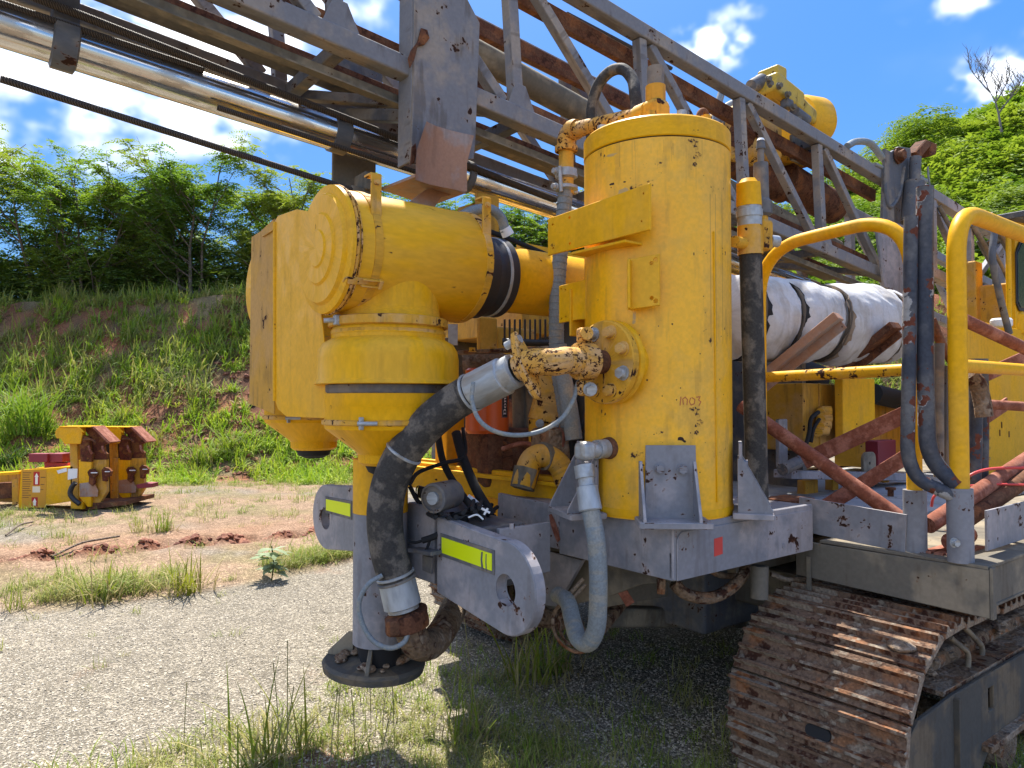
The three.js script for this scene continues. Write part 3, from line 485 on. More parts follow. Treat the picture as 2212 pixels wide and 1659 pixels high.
// tank base: a shallow steel box whose end and near side face the camera
{
  const f = grp('tank_base', rig);
  const plate = rounded(0.0, 1.0, 0.946, 1.199, 0.012, 3);
  mesh('end_plate', M.grey, f, beam(L(0.012, 0.004, 1.1), L(0.012, 0.62, 1.1), 0.024, 0.2, ey, 0.004), beam(L(0.02, 0.62, 1.108), L(0.012, 1.06, 1.122), 0.024, 0.188, ey, 0.004));
  mesh('side_plate', M.grey, f, prism(plate, 0.02, L(0, 0.02, 0), ea, ey, [], 0.003), prism(rounded(0.016, 1.0, 0.932, 1.176, [0, 0, 0.04, 0.04], 5), 0.004, L(0, -0.001, 0), ea, ey, [], 0.0015));
  mesh('top_plate', M.grey, f, box(0.92, 0.012, 1.03, L(0.484, 0.54, 1.188), 0.002));
  mesh('side_plate_far', M.grey, f, box(0.92, 0.18, 0.02, L(0.48, 1.05, 1.1)), box(0.02, 0.18, 1.0, L(0.93, 0.55, 1.1)));
  const p = rp(1551, 1181, 'b', -0.004);
  tag(mesh('sticker', M.red, f, prism([[-0.026, -0.034], [0.026, -0.03], [0.026, 0.036], [-0.026, 0.033]], 0.002, L(p.x, -0.0045, p.y), ea, ey, [], 0)), 'faded red square sticker on the grey tank base');
  const d = rp(1690, 1179, 'b', 0); mesh('plug', M.grey, f, cyl(L(d.x, 0, d.y), L(d.x, -0.008, d.y), 0.013, 0.011, 16));
  // channel under the base and its gussets
  const c = grp('chassis', rig);
  { const eb2 = [[1130, 1185], [1290, 1205], [1462, 1256], [1385, 1262], [1310, 1290], [1165, 1322], [1130, 1310]].map(([x, y]) => { const k = rp(x, y, 'a', 0.14); return [-k.z, k.y]; }); mesh('end_beam', M.greyDusty, c, prism(eb2.reverse(), 0.03, L(0.14, 0, 0), eb, ey, [], 0.003)); }
  mesh('side_beam', M.greyDusty, c, box(3.6, 0.14, 0.05, L(2.6, 0.32, 0.92)), box(4.2, 0.26, 0.05, L(2.3, 1.3, 0.84)), box(0.05, 0.24, 1.6, L(1.4, 1.6, 0.8)));
  const gq = [[1150, 1180], [1262, 1210], [1205, 1310], [1140, 1300]].map(([x, y]) => rp(x, y, 'a', 0.06));
  mesh('gusset', M.grey, c, prism(gq.map((q) => [-q.z, q.y]), 0.02, L(0.05, 0, 0), eb, ey, [], 0.002));
  mesh('belly_plate', M.greyDusty, c, box(8, 0.02, 2.2, L(4.4, 1.25, 0.985)), box(7.5, 0.02, 1.4, L(4.8, 2.7, 1.02)), box(7.5, 0.5, 0.6, L(4.8, 2.0, 0.72), 0.02));
  const rs = (pts) => { const k = pts.map(([x, y]) => rp(x, y, 'a', -0.001)); return prism(k.map((p) => [-p.z, p.y]).reverse(), 0.0016, L(-0.0016, 0, 0), eb, ey, [], 0); };
  tag(mesh('rust_streak', M.redOxide, f, rs([[1186, 1112], [1191, 1110], [1198, 1124], [1206, 1146], [1210, 1166], [1204, 1172], [1197, 1156], [1189, 1132]])), 'rusty red streak on the grey end plate');
  mesh('support_post', M.greyDusty, c, cyl(rp(1641, 1222, 'b', 0.06), rp(1640, 1292, 'b', 0.06), 0.036));
}

// the pressure tank
const TK = { a: 0.27, b: 0.305, r: 0.302, y0: 1.2, y1: 2.662, lid: 2.752 };
const onTank = (vx, vy) => {                                            // angle and height where a pixel's ray meets the tank
  const q = rp(vx, vy, 'z', 1), o = V3(EA, EYE, -EB), d = q.clone().sub(o), cx = TK.a, cz = -TK.b, A = d.x * d.x + d.z * d.z, B = 2 * (d.x * (o.x - cx) + d.z * (o.z - cz)), C = (o.x - cx) ** 2 + (o.z - cz) ** 2 - TK.r ** 2, D = Math.max(0, B * B - 4 * A * C), t = (-B - Math.sqrt(D)) / (2 * A), p = o.addScaledVector(d, t);
  return { p, ang: Math.atan2(p.z - cz, p.x - cx), y: p.y };
};
{
  const g = grp('pressure_tank', rig), c0 = (y) => L(TK.a, TK.b, y), W = 2048, Hh = 1536, Ht = TK.y1 - TK.y0;
  // marks worn into the enamel where the photograph shows them
  const cv = document.createElement('canvas'); cv.width = W; cv.height = Hh; const k = cv.getContext('2d'); k.fillStyle = '#000'; k.fillRect(0, 0, W, Hh);
  const at = (x, y) => { const q = onTank(x, y); return [((q.ang / (2 * Math.PI) + 1) % 1) * W, (1 - (q.y - TK.y0) / Ht) * Hh]; };
  const r = rng(8), blot = (x, y, w, h, col, n = 9) => { const [cx, cy] = at(x, y); k.fillStyle = col; k.beginPath(); for (let i = 0; i <= n; i++) { const t = i / n * 6.283, m = 0.6 + 0.55 * r(); k.lineTo(cx + Math.cos(t) * w * m, cy + Math.sin(t) * h * m); } k.fill(); };
  for (const [x, y, w, h] of [[1379, 762, 7, 20], [1379, 782, 8, 16], [1398, 821, 5, 4], [1470, 948, 15, 8], [1478, 953, 9, 6], [1499, 548, 3, 9], [1452, 700, 4, 5], [1322, 398, 16, 5], [1308, 438, 8, 10], [1330, 430, 4, 4], [1349, 393, 7, 4], [1320, 405, 3, 3], [1520, 640, 3, 3], [1470, 838, 3, 3], [1536, 404, 3, 3], [1410, 1010, 3, 4], [1555, 820, 3, 4]]) blot(x, y, w, h, '#f00');
  for (const [x, y, w, h] of [[1320, 335, 34, 7], [1345, 420, 30, 30], [1370, 700, 9, 60], [1315, 905, 18, 12]]) { blot(x, y, w, h, '#0a0', 16); }
  for (let i = 0; i < 26; i++) { const [cx, cy] = at(1280 + 300 * r(), 300 + 20 * r()); k.fillStyle = '#00' + (60 + Math.floor(80 * r())).toString(16); k.fillRect(cx, cy, 2 + 5 * r(), 40 + 190 * r() * r()); }
  for (const x of [1535, 1546, 1560]) { const [cx, cy] = at(x, 420); k.fillStyle = '#0000a0'; k.fillRect(cx, cy, 5, 620); }
  for (let i = 0; i < 20; i++) blot(1290 + 290 * r(), 700 + 380 * r(), 2.5, 3, '#f00');
  { k.strokeStyle = '#ff00ff'; k.lineWidth = 4.5; k.lineCap = 'round'; const s = (...q) => { k.beginPath(); q.forEach((u, i) => { const [x, y] = at(...u); i ? k.lineTo(x, y) : k.moveTo(x, y); }); k.stroke(); };   // the hand painted number
    s([1471, 858], [1469, 875]); s([1476, 873], [1475, 862], [1480, 858], [1485, 863], [1484, 874]); s([1492, 860], [1489, 868], [1493, 875], [1500, 872], [1501, 863], [1495, 859]); s([1505, 858], [1512, 857], [1509, 864], [1514, 868], [1510, 876]); }
  const marks = k.getImageData(0, 0, W, Hh).data, skin = enamel([0.86, 0.43, 0.005], [0.74, 0.4, 0.04], { chips: 0.83, stain: 0.35, bloom: 1.0, rough: 0.4, seed: 7 });
  const tx = maps(W, (x, y, ix, iy) => {
    const o = skin(ix * 0.95, iy * 0.95), m = ((Hh - 1 - iy) * W + ix) * 4, R = marks[m], G = marks[m + 1], B = marks[m + 2]; let c = [o[0], o[1], o[2]], ro = o[3];
    if (G > 60) c = mix(c, [0.42, 0.3, 0.13], G / 170 * sstep(0.45, 0.6, smp(F24, ix, iy, 9, 9)) * 0.8);
    if (R > 128 && B > 128) c = mix(c, [0.4, 0.06, 0.015], 0.85); else if (R > 100) { c = [0.03, 0.013, 0.008]; ro = 0.9; } else if (B > 20) c = mix(c, [0.2, 0.1, 0.015], B / 255 * 0.75);
    return [...c, ro];
  }, 'cr', Hh);
  const skinM = new THREE.MeshStandardMaterial({ map: tx.c, roughnessMap: tx.r, roughness: 1 });
  const shell = new THREE.CylinderGeometry(TK.r, TK.r, Ht, 96, 1, true), ua = shell.attributes.uv, pa = shell.attributes.position;
  for (let i = 0; i < ua.count; i++) { const col = i % 97; ua.setX(i, 1 - col / 96 + 0.25); }       // u follows the angle about the tank
  shell.translate(TK.a, (TK.y0 + TK.y1) / 2, -TK.b); mesh('shell', skinM, g, shell);
  mesh('rolled_seam', M.yellow, g, lathe([[TK.r - 0.01, 0], [TK.r + 0.002, 0.004], [TK.r + 0.003, 0.03], [TK.r, 0.036]], c0(TK.y0 + 0.001)), beam(onTank(1541, 500).p, onTank(1548, 1085).p, 0.012, 0.006, ey, 0.002));
  mesh('gasket', M.blackMatte, g, cyl(c0(TK.y1 - 0.004), c0(TK.y1 + 0.008), TK.r - 0.006, TK.r - 0.006, 72));
  mesh('lid', M.yellow, g, lathe([[0, 0.006], [TK.r - 0.002, 0.006], [TK.r + 0.002, 0.01], [TK.r + 0.002, 0.082], [TK.r - 0.006, 0.09], [0, 0.09]], c0(TK.y1), ey, 96));
  for (let i = 0; i < 14; i++) { const t = i / 14 * 6.283 + 0.2; mesh('lid_bolt', i % 3 ? M.yellowWorn : M.galv, g, bolt(L(TK.a + Math.cos(t) * 0.262, TK.b + Math.sin(t) * 0.262, TK.lid - 0.002), ey, 0.02)); }
  { const e = L(TK.a + 0.19, TK.b - 0.1, TK.lid); mesh('lifting_eye', M.rust, g, cyl(e, up(e, 0.03), 0.022), tube([up(e, 0.02), up(e, 0.06).add(V3(0.03, 0, 0)), up(e, 0.12).add(V3(0.028, 0, 0)), up(e, 0.145), up(e, 0.12).add(V3(-0.028, 0, 0)), up(e, 0.06).add(V3(-0.03, 0, 0)), up(e, 0.02)], 0.013, 24, 8)); }
  // bracket plates welded to the shell
  const pl = (q, aP, t) => q.map(([x, y]) => { const p = rp(x, y, 'a', aP); return [-p.z, p.y]; });
  const A1 = -0.085, o1 = pl([[1183, 552], [1403, 496], [1403, 395], [1183, 473]], A1), hole = (x, y, r, aP) => { const p = rp(x, y, 'a', aP); return [-p.z, p.y, r]; };
  mesh('long_bracket', M.yellow, g, prism(o1, 0.012, L(A1, 0, 0), eb, ey, [hole(1194, 480 + 5, 0.007, A1), hole(1195, 536, 0.007, A1), hole(1230, 470, 0.008, A1), hole(1231, 526, 0.008, A1), hole(1390, 418, 0.006, A1), hole(1386, 492 - 14, 0.006, A1)], 0.002), box(0.1, 0.012, 0.3, L(-0.035, 0.3, rp(1350, 520, 'a', A1).y)), box(0.09, 0.012, 0.25, L(-0.035, 0.3, rp(1350, 425, 'a', A1).y)));
  const A2 = 0.02, s1 = pl([[1207, 698], [1252, 690], [1265, 690], [1265, 604], [1252, 606], [1207, 618]], A2);
  mesh('small_bracket', M.yellow, g, prism(s1, 0.012, L(A2, 0, 0), eb, ey, [hole(1212, 624, 0.006, A2), hole(1221, 626, 0.006, A2), hole(1213, 688, 0.006, A2), hole(1222, 684, 0.006, A2)], 0.002), box(0.12, 0.2, 0.012, L(0.07, 0.56, 2.03)));
  { const q = onTank(1395, 615), n = V3(q.p.x - TK.a, 0, q.p.z + TK.b).normalize(), tn = V3(-n.z, 0, n.x), o = q.p.clone().addScaledVector(n, 0.045); if (tn.dot(ea) < 0) tn.negate(); const w = 0.06, h = 0.1;
    const v2 = [[-w, -h], [w, -h + 0.012], [w, h + 0.004], [-w, h - 0.01]]; const geo = prism(v2, 0.012, o, tn, ey, [[0.03, h - 0.03, 0.007], [0.045, h - 0.018, 0.008], [0.03, -h + 0.04, 0.007], [0.045, -h + 0.028, 0.008]], 0.002);
    mesh('small_bracket', M.yellow, g, geo, beam(o.clone().addScaledVector(tn, -0.05).addScaledVector(n, 0.004).add(V3(0, -h, 0)), o.clone().addScaledVector(tn, -0.05).addScaledVector(n, 0.004).add(V3(0, h - 0.012, 0)), 0.012, 0.09, n)); }
  // feet: bolted grey plates with side gussets
  const foot = (vx, tilt) => {
    const q = onTank(vx, 1040), n = V3(q.p.x - TK.a, 0, q.p.z + TK.b).normalize(), t = V3(n.z, 0, -n.x), o = q.p.clone().addScaledVector(n, 0.006), f = new THREE.Group(); f.name = 'foot'; const y0 = 1.215, h = 0.272, w = 0.105;
    const P = (u, v, d) => o.clone().addScaledVector(t, u).addScaledVector(n, d).setY(v);
    const parts = [prism([[-w * 0.93, 0], [w * 0.93, 0], [w * 0.88, h], [-w * 0.88, h]], 0.014, P(0, y0, 0.004), t, ey, [], 0.002)];
    for (const s of [-1, 1]) { const u = s * w * 0.95; parts.push(prism([[0, 0], [0.13, 0], [0.13, 0.012], [0.02, h * 0.78], [0, h * 0.78]], 0.012, P(u - 0.006, y0, 0), n, ey, [], 0.0015)); }
    parts.push(prism(rounded(-w * 1.25, -0.02, w * 1.25, 0.135, 0.006, 2), 0.024, P(0, y0 + 0.002, 0), t, n, [], 0.003));
    return [parts, [bolt(P(-0.042, y0 + 0.185, 0.018), n, 0.016), bolt(P(0.042, y0 + 0.182, 0.018), n, 0.016)]];
  };
  for (const vx of [1447, 1276, 1590]) { const [a, b] = foot(vx); mesh('foot', M.grey, g, a); for (const k of b) mesh('foot_bolt', M.grey, g, k); }
  // flanged outlet facing the end of the rig
  const fy = rp(1300, 782, 'a', -0.11), F = (a) => L(a, 0.252, fy.y), nA = neg(ea);
  mesh('flange_neck', M.yellow, g, cyl(F(0.1), F(-0.075), 0.12, 0.12, 48), ring(F(-0.055), ea, 0.15, 0.03, 0.012));
  mesh('flange', M.yellowWorn, g, lathe([[0, 0], [0.154, 0], [0.16, 0.005], [0.16, 0.028], [0.154, 0.033], [0.05, 0.033], [0, 0.04]], F(-0.07), nA, 64));
  for (let i = 0; i < 8; i++) { const t = (i + 0.5) / 8 * 6.283; mesh('flange_bolt', i % 3 === 1 ? M.galv : M.yellowWorn, g, bolt(F(-0.103).add(V3(0, Math.sin(t) * 0.118, -Math.cos(t) * 0.118)), nA, 0.021)); }
  // drain elbow low on the shell
  const e0 = onTank(1316, 968), e1 = rp(1264, 974, 'z', 2.78), e2 = rp(1262, 1003, 'z', 2.78);
  mesh('drain_elbow', M.galv, g, cyl(e0.p, mid(e0.p, e1, 0.55), 0.037, 0.037, 20), box(0.07, 0.072, 0.07, e1, 0.022), cyl(mid(e0.p, e1, 0.5), e1, 0.032, 0.032, 20)); mesh('rust_collar', M.rust, g, cyl(e0.p.clone().lerp(e1, -0.1), mid(e0.p, e1, 0.16), 0.046, 0.04, 20));
}

// pipework on the lid and the grey riser hose
{
  const g = grp('lid_pipework', rig), c = L(TK.a, TK.b, 0), top = rp(1410, 222, 'z', 3.06), T = L(TK.a, TK.b, 2.875), e = rp(1232, 283, 'a', TK.a), E1 = e.clone();
  mesh('nipple', M.ochre, g, cyl(L(TK.a, TK.b, 2.75), L(TK.a, TK.b, 2.985), 0.042), lathe([[0.055, 0], [0.062, 0.01], [0.062, 0.04], [0.055, 0.05]], L(TK.a, TK.b, 2.752), ey, 24)); mesh('threaded_end', M.greyDark, g, cyl(L(TK.a, TK.b, 2.98), L(TK.a, TK.b, 3.065), 0.036));
  mesh('tee', M.yellowWorn, g, lathe([[0.04, 0], [0.056, 0.008], [0.056, 0.06], [0.04, 0.075]], T.clone().add(V3(0, 0, -0.03)), eb, 24), box(0.1, 0.1, 0.1, T, 0.03));
  mesh('cross_pipe', M.yellowRust, g, cyl(T, E1, 0.037, 0.037, 24));
  const dn = up(E1, -0.1), dn2 = up(E1, -0.2);
  mesh('elbow', M.yellowRust, g, tube([E1.clone().lerp(T, 0.09), E1.clone().lerp(T, 0.02).add(V3(0, 0.002, 0)), up(E1, -0.03).add(V3(0, 0, -0.022)), up(dn, 0.01).add(V3(0, 0, -0.03))], 0.047, 16, 20), ring(up(dn, 0.02).add(V3(0, 0, -0.03)), ey, 0.047, 0.03, 0.008));
  const q = dn.clone().add(V3(0, 0, -0.03));
  mesh('pipe_stub', M.yellowWorn, g, cyl(up(q, 0.02), up(q, -0.2), 0.036, 0.036, 20));
  mesh('clamp', M.galv, g, ring(up(q, -0.1), ey, 0.036, 0.05, 0.016), ring(up(q, -0.17), ey, 0.036, 0.03, 0.02), box(0.13, 0.03, 0.03, up(q, -0.1), 0.008), box(0.14, 0.03, 0.03, up(q, -0.175), 0.008), cyl(up(q, -0.08).add(V3(-0.06, 0, 0.02)), up(q, -0.2).add(V3(-0.05, 0, 0.02)), 0.009), bolt(up(q, -0.1).add(V3(-0.065, 0, 0)), neg(ea), 0.014), bolt(up(q, -0.175).add(V3(-0.07, 0, 0)), neg(ea), 0.014));
  const h = [up(q, -0.19), ...[[1221, 420], [1213, 520], [1206, 600], [1202, 680], [1204, 780], [1216, 860], [1228, 940], [1232, 1000]].map(([x, y]) => rp(x, y, 'b', -q.z))];
  const hc = new THREE.CatmullRomCurve3(h), ribs = []; for (let i = 1; i < 40; i++) ribs.push(ring(hc.getPointAt(i / 41), hc.getTangentAt(i / 41), 0.0355, 0.006, 0.0022));
  const rh = mesh('riser_hose', M.hoseGrey, rig, tube(h, 0.036, 80, 18), ribs); mesh('cable_tie', M.greyDark, rh, ring(up(q, -0.32), ey, 0.036, 0.012, 0.006));
  mesh('loop_hose', M.rubber, rig, tube([rp(1278, 300, 'z', 3.4), rp(1278, 235, 'z', 3.4), rp(1292, 185, 'z', 3.38), rp(1318, 155, 'z', 3.35), rp(1346, 150, 'z', 3.3), rp(1366, 172, 'z', 3.25), rp(1372, 205, 'z', 3.2), rp(1376, 240, 'z', 3.18)], 0.026, 60, 14));
}

// the large discharge hose, its fittings and safety cables
{
  const g = grp('discharge_hose', rig), y = rp(1300, 782, 'a', -0.11).y, N = (a) => L(a, 0.252, y), nA = neg(ea);
  mesh('nipple', M.rust, g, cyl(N(-0.1), N(-0.19), 0.046, 0.046, 24));
  const k1 = N(-0.2); mesh('coupling', M.yellowRust, g, ring(k1, ea, 0.05, 0.075, 0.02), box(0.06, 0.06, 0.035, k1.clone().add(V3(0, 0.095, 0)), 0.012), box(0.06, 0.06, 0.035, k1.clone().add(V3(0, -0.1, 0)), 0.012), lathe([[0, 0], [0.024, 0], [0.024, 0.02], [0, 0.02]], k1.clone().add(V3(-0.02, 0.1, 0.03)), V3(-0.5, 0, 0.8), 16)); mesh('coupling_bolt', M.galv, g, bolt(k1.clone().add(V3(0, -0.105, 0.03)), V3(-0.5, -0.2, 0.8).normalize(), 0.02));
  const f0 = rp(1119, 797, 'z', 2.72), f1 = rp(1022, 846, 'z', 2.82), fd = f1.clone().sub(f0).normalize();
  mesh('elbow', M.yellowRust, g, tube([N(-0.2), N(-0.3), N(-0.345).add(V3(0, -0.008, 0.0)), f0.clone().addScaledVector(fd, -0.06), f0], 0.05, 30, 24));
  const k2 = f0.clone().addScaledVector(fd, -0.02), sd = V3().crossVectors(fd, ey).normalize(), ud = V3().crossVectors(sd, fd);
  mesh('clamp_plate', M.yellowRust, g, prism([...Array(28)].map((_, i) => { const t = i / 28 * 6.283, c = Math.cos(t), s = Math.sin(t); return [c * (0.058 + 0.0 * Math.abs(s)), s * 0.075 + Math.sign(s) * 0.06 * Math.abs(s) ** 4]; }), 0.03, k2, sd, ud, [], 0.006)); mesh('clamp_bolt', M.galv, g, bolt(k2.clone().addScaledVector(ud, -0.098).addScaledVector(fd, 0.0), neg(fd), 0.018), cyl(k2.clone().addScaledVector(ud, 0.1).addScaledVector(fd, -0.034), k2.clone().addScaledVector(ud, 0.1).addScaledVector(fd, 0.034), 0.016));
  mesh('ferrule', M.galv, g, lathe([[0.05, 0.01], [0.066, 0.014], [0.066, 0.06], [0.073, 0.066], [0.074, f0.distanceTo(f1) - 0.01], [0.071, f0.distanceTo(f1)], [0.05, f0.distanceTo(f1)]], f0, fd, 40));
  const g0 = rp(857, 1253, 'z', 2.94), g1 = rp(872, 1318, 'z', 2.94), pts = [f0.clone().lerp(f1, 0.8), f1.clone().addScaledVector(fd, 0.04), rp(966, 880, 'z', 2.85), rp(915, 925, 'z', 2.87), rp(870, 982, 'z', 2.89), rp(841, 1048, 'z', 2.91), rp(831, 1115, 'z', 2.92), rp(838, 1185, 'z', 2.93), g0, g0.clone().lerp(g1, 0.4)];
  mesh('hose', M.rubber, g, tube(pts, 0.072, 90, 26)); const gd = g1.clone().sub(g0).normalize(), gl = g0.distanceTo(g1);
  mesh('ferrule', M.galv, g, lathe([[0.05, 0], [0.074, 0.004], [0.075, gl * 0.85], [0.062, gl * 0.9], [0.062, gl], [0.05, gl]], g0, gd, 40));
  for (const t of [0.055, 0.42, 0.93]) { const c = new THREE.CatmullRomCurve3(pts), p = c.getPointAt(t), d = c.getTangentAt(t); mesh('hose_band', M.galv, g, ring(p, d, 0.0715, 0.012, 0.006)); if (t === 0.93) mesh('hose_band', M.greyDark, g, ring(c.getPointAt(0.95), d, 0.0725, 0.012, 0.006)); }
  const k3 = rp(880, 1343, 'z', 2.95), kd = gd.clone();
  mesh('lower_coupling', M.rust, g, lathe([[0.055, -0.045], [0.085, -0.035], [0.088, 0.0], [0.083, 0.03], [0.055, 0.04]], k3, kd, 26), box(0.07, 0.07, 0.05, k3.clone().add(V3(-0.075, 0, 0.03)), 0.018), box(0.07, 0.07, 0.05, k3.clone().add(V3(0.07, 0.02, -0.03)), 0.018));
  mesh('lower_elbow', M.mud, g, tube([k3, rp(890, 1372, 'z', 2.97), rp(906, 1393, 'z', 3.02), rp(932, 1390, 'z', 3.12), rp(956, 1362, 'z', 3.25), rp(976, 1322, 'z', 3.45), rp(995, 1280, 'z', 3.7), rp(1015, 1235, 'z', 3.9)], 0.062, 50, 22));
  const cable = (a, r, m) => mesh('safety_cable', m, g, tube(a, r, 60, 8));
  cable([rp(1022, 826, 'z', 2.7), rp(1020, 868, 'z', 2.68), rp(1036, 908, 'z', 2.66), rp(1070, 932, 'z', 2.66), rp(1120, 940, 'z', 2.66), rp(1172, 930, 'z', 2.68), rp(1215, 902, 'z', 2.7), rp(1240, 860, 'z', 2.72), rp(1248, 828, 'z', 2.74), rp(1268, 806, 'z', 2.74), rp(1277, 775, 'z', 2.72), rp(1266, 752, 'z', 2.72)], 0.0085, M.hoseGrey);
  cable([rp(826, 1243, 'z', 2.87), rp(796, 1262, 'z', 2.85), rp(776, 1300, 'z', 2.85), rp(782, 1345, 'z', 2.85), rp(806, 1384, 'z', 2.85), rp(842, 1400, 'z', 2.85), rp(872, 1388, 'z', 2.87), rp(882, 1366, 'z', 2.88)], 0.01, M.hoseGrey);
  // the grey drain hose with its U-turn
  const d = grp('drain_hose', rig), D0 = rp(1261, 1005, 'z', 2.78), D1 = rp(1275, 1098, 'z', 2.74);
  mesh('hex_nut', M.galv, d, cyl(D0, D0.clone().lerp(D1, 0.3), 0.039, 0.039, 6)); mesh('fitting', M.galv, d, cyl(D0.clone().lerp(D1, 0.3), D0.clone().lerp(D1, 0.5), 0.03, 0.03, 20), lathe([[0.03, 0], [0.04, 0.004], [0.044, 0.09], [0.04, 0.095]], D0.clone().lerp(D1, 0.48), D1.clone().sub(D0), 24));
  mesh('hose', M.hoseGrey, d, tube([D0.clone().lerp(D1, 0.9), D1.clone(), rp(1287, 1160, 'z', 2.71), rp(1292, 1230, 'z', 2.71), rp(1292, 1300, 'z', 2.72), rp(1288, 1355, 'z', 2.74), rp(1272, 1388, 'z', 2.78), rp(1250, 1380, 'z', 2.83), rp(1238, 1345, 'z', 2.9), rp(1226, 1300, 'z', 3.0), rp(1205, 1285, 'z', 3.1)], 0.0345, 90, 20));
}

// right hand riser: black hose, hexagon fitting and relief valve
{
  const g = grp('service_hose', rig), p0 = rp(1637, 1112, 'b', 0.07), p1 = rp(1621, 545, 'b', 0.05);
  mesh('hose', M.rubber, g, tube([up(p0, -0.05), mid(p0, p1, 0.3), mid(p0, p1, 0.7), p1], 0.046, 40, 22));
  const d = p1.clone().sub(p0).normalize(), at = (h) => p1.clone().addScaledVector(d, h);
  mesh('ferrule', M.yellowWorn, g, cyl(at(-0.01), at(0.11), 0.052, 0.05, 28), ring(at(0.125), d, 0.04, 0.02, 0.008)); mesh('collar', M.galv, g, cyl(at(0.11), at(0.2), 0.05, 0.05, 28), ring(at(0.16), d, 0.05, 0.03, 0.004)); mesh('hexagon', M.yellow, g, cyl(at(0.19), at(0.285), 0.058, 0.054, 6), cyl(at(0.285), at(0.305), 0.045, 0.03, 6));
  const q = at(0.26).add(V3(0.09, 0, 0.0)); mesh('relief_valve', M.greyDark, g, cyl(up(q, -0.08), up(q, 0.13), 0.034, 0.03, 18), lathe([[0.03, 0], [0.045, 0.01], [0.045, 0.06], [0.03, 0.08]], up(q, -0.1), ey, 20), cyl(up(q, 0.13), up(q, 0.19), 0.014), cyl(up(q, 0.19), up(q, 0.225), 0.02, 0.016, 12), cyl(q.clone().add(V3(-0.1, -0.03, 0)), up(q, -0.03), 0.026)); mesh('valve_cap', M.white, g, cyl(up(q, 0.226), up(q, 0.236), 0.018, 0.012, 12));
  const w = at(0.08).add(V3(0.08, 0, 0)); mesh('tee_block', M.yellowWorn, g, box(0.075, 0.13, 0.08, w, 0.015), cyl(up(w, 0.06), up(w, 0.13), 0.03, 0.03, 16)); mesh('port', M.yellowWorn, g, cyl(at(0.03).add(V3(-0.11, 0, 0)), at(0.03), 0.024)); mesh('button', M.galv, g, cyl(w.clone().add(V3(0.03, -0.02, 0.02)), w.clone().add(V3(0.075, -0.02, 0.03)), 0.025, 0.025, 18));
}
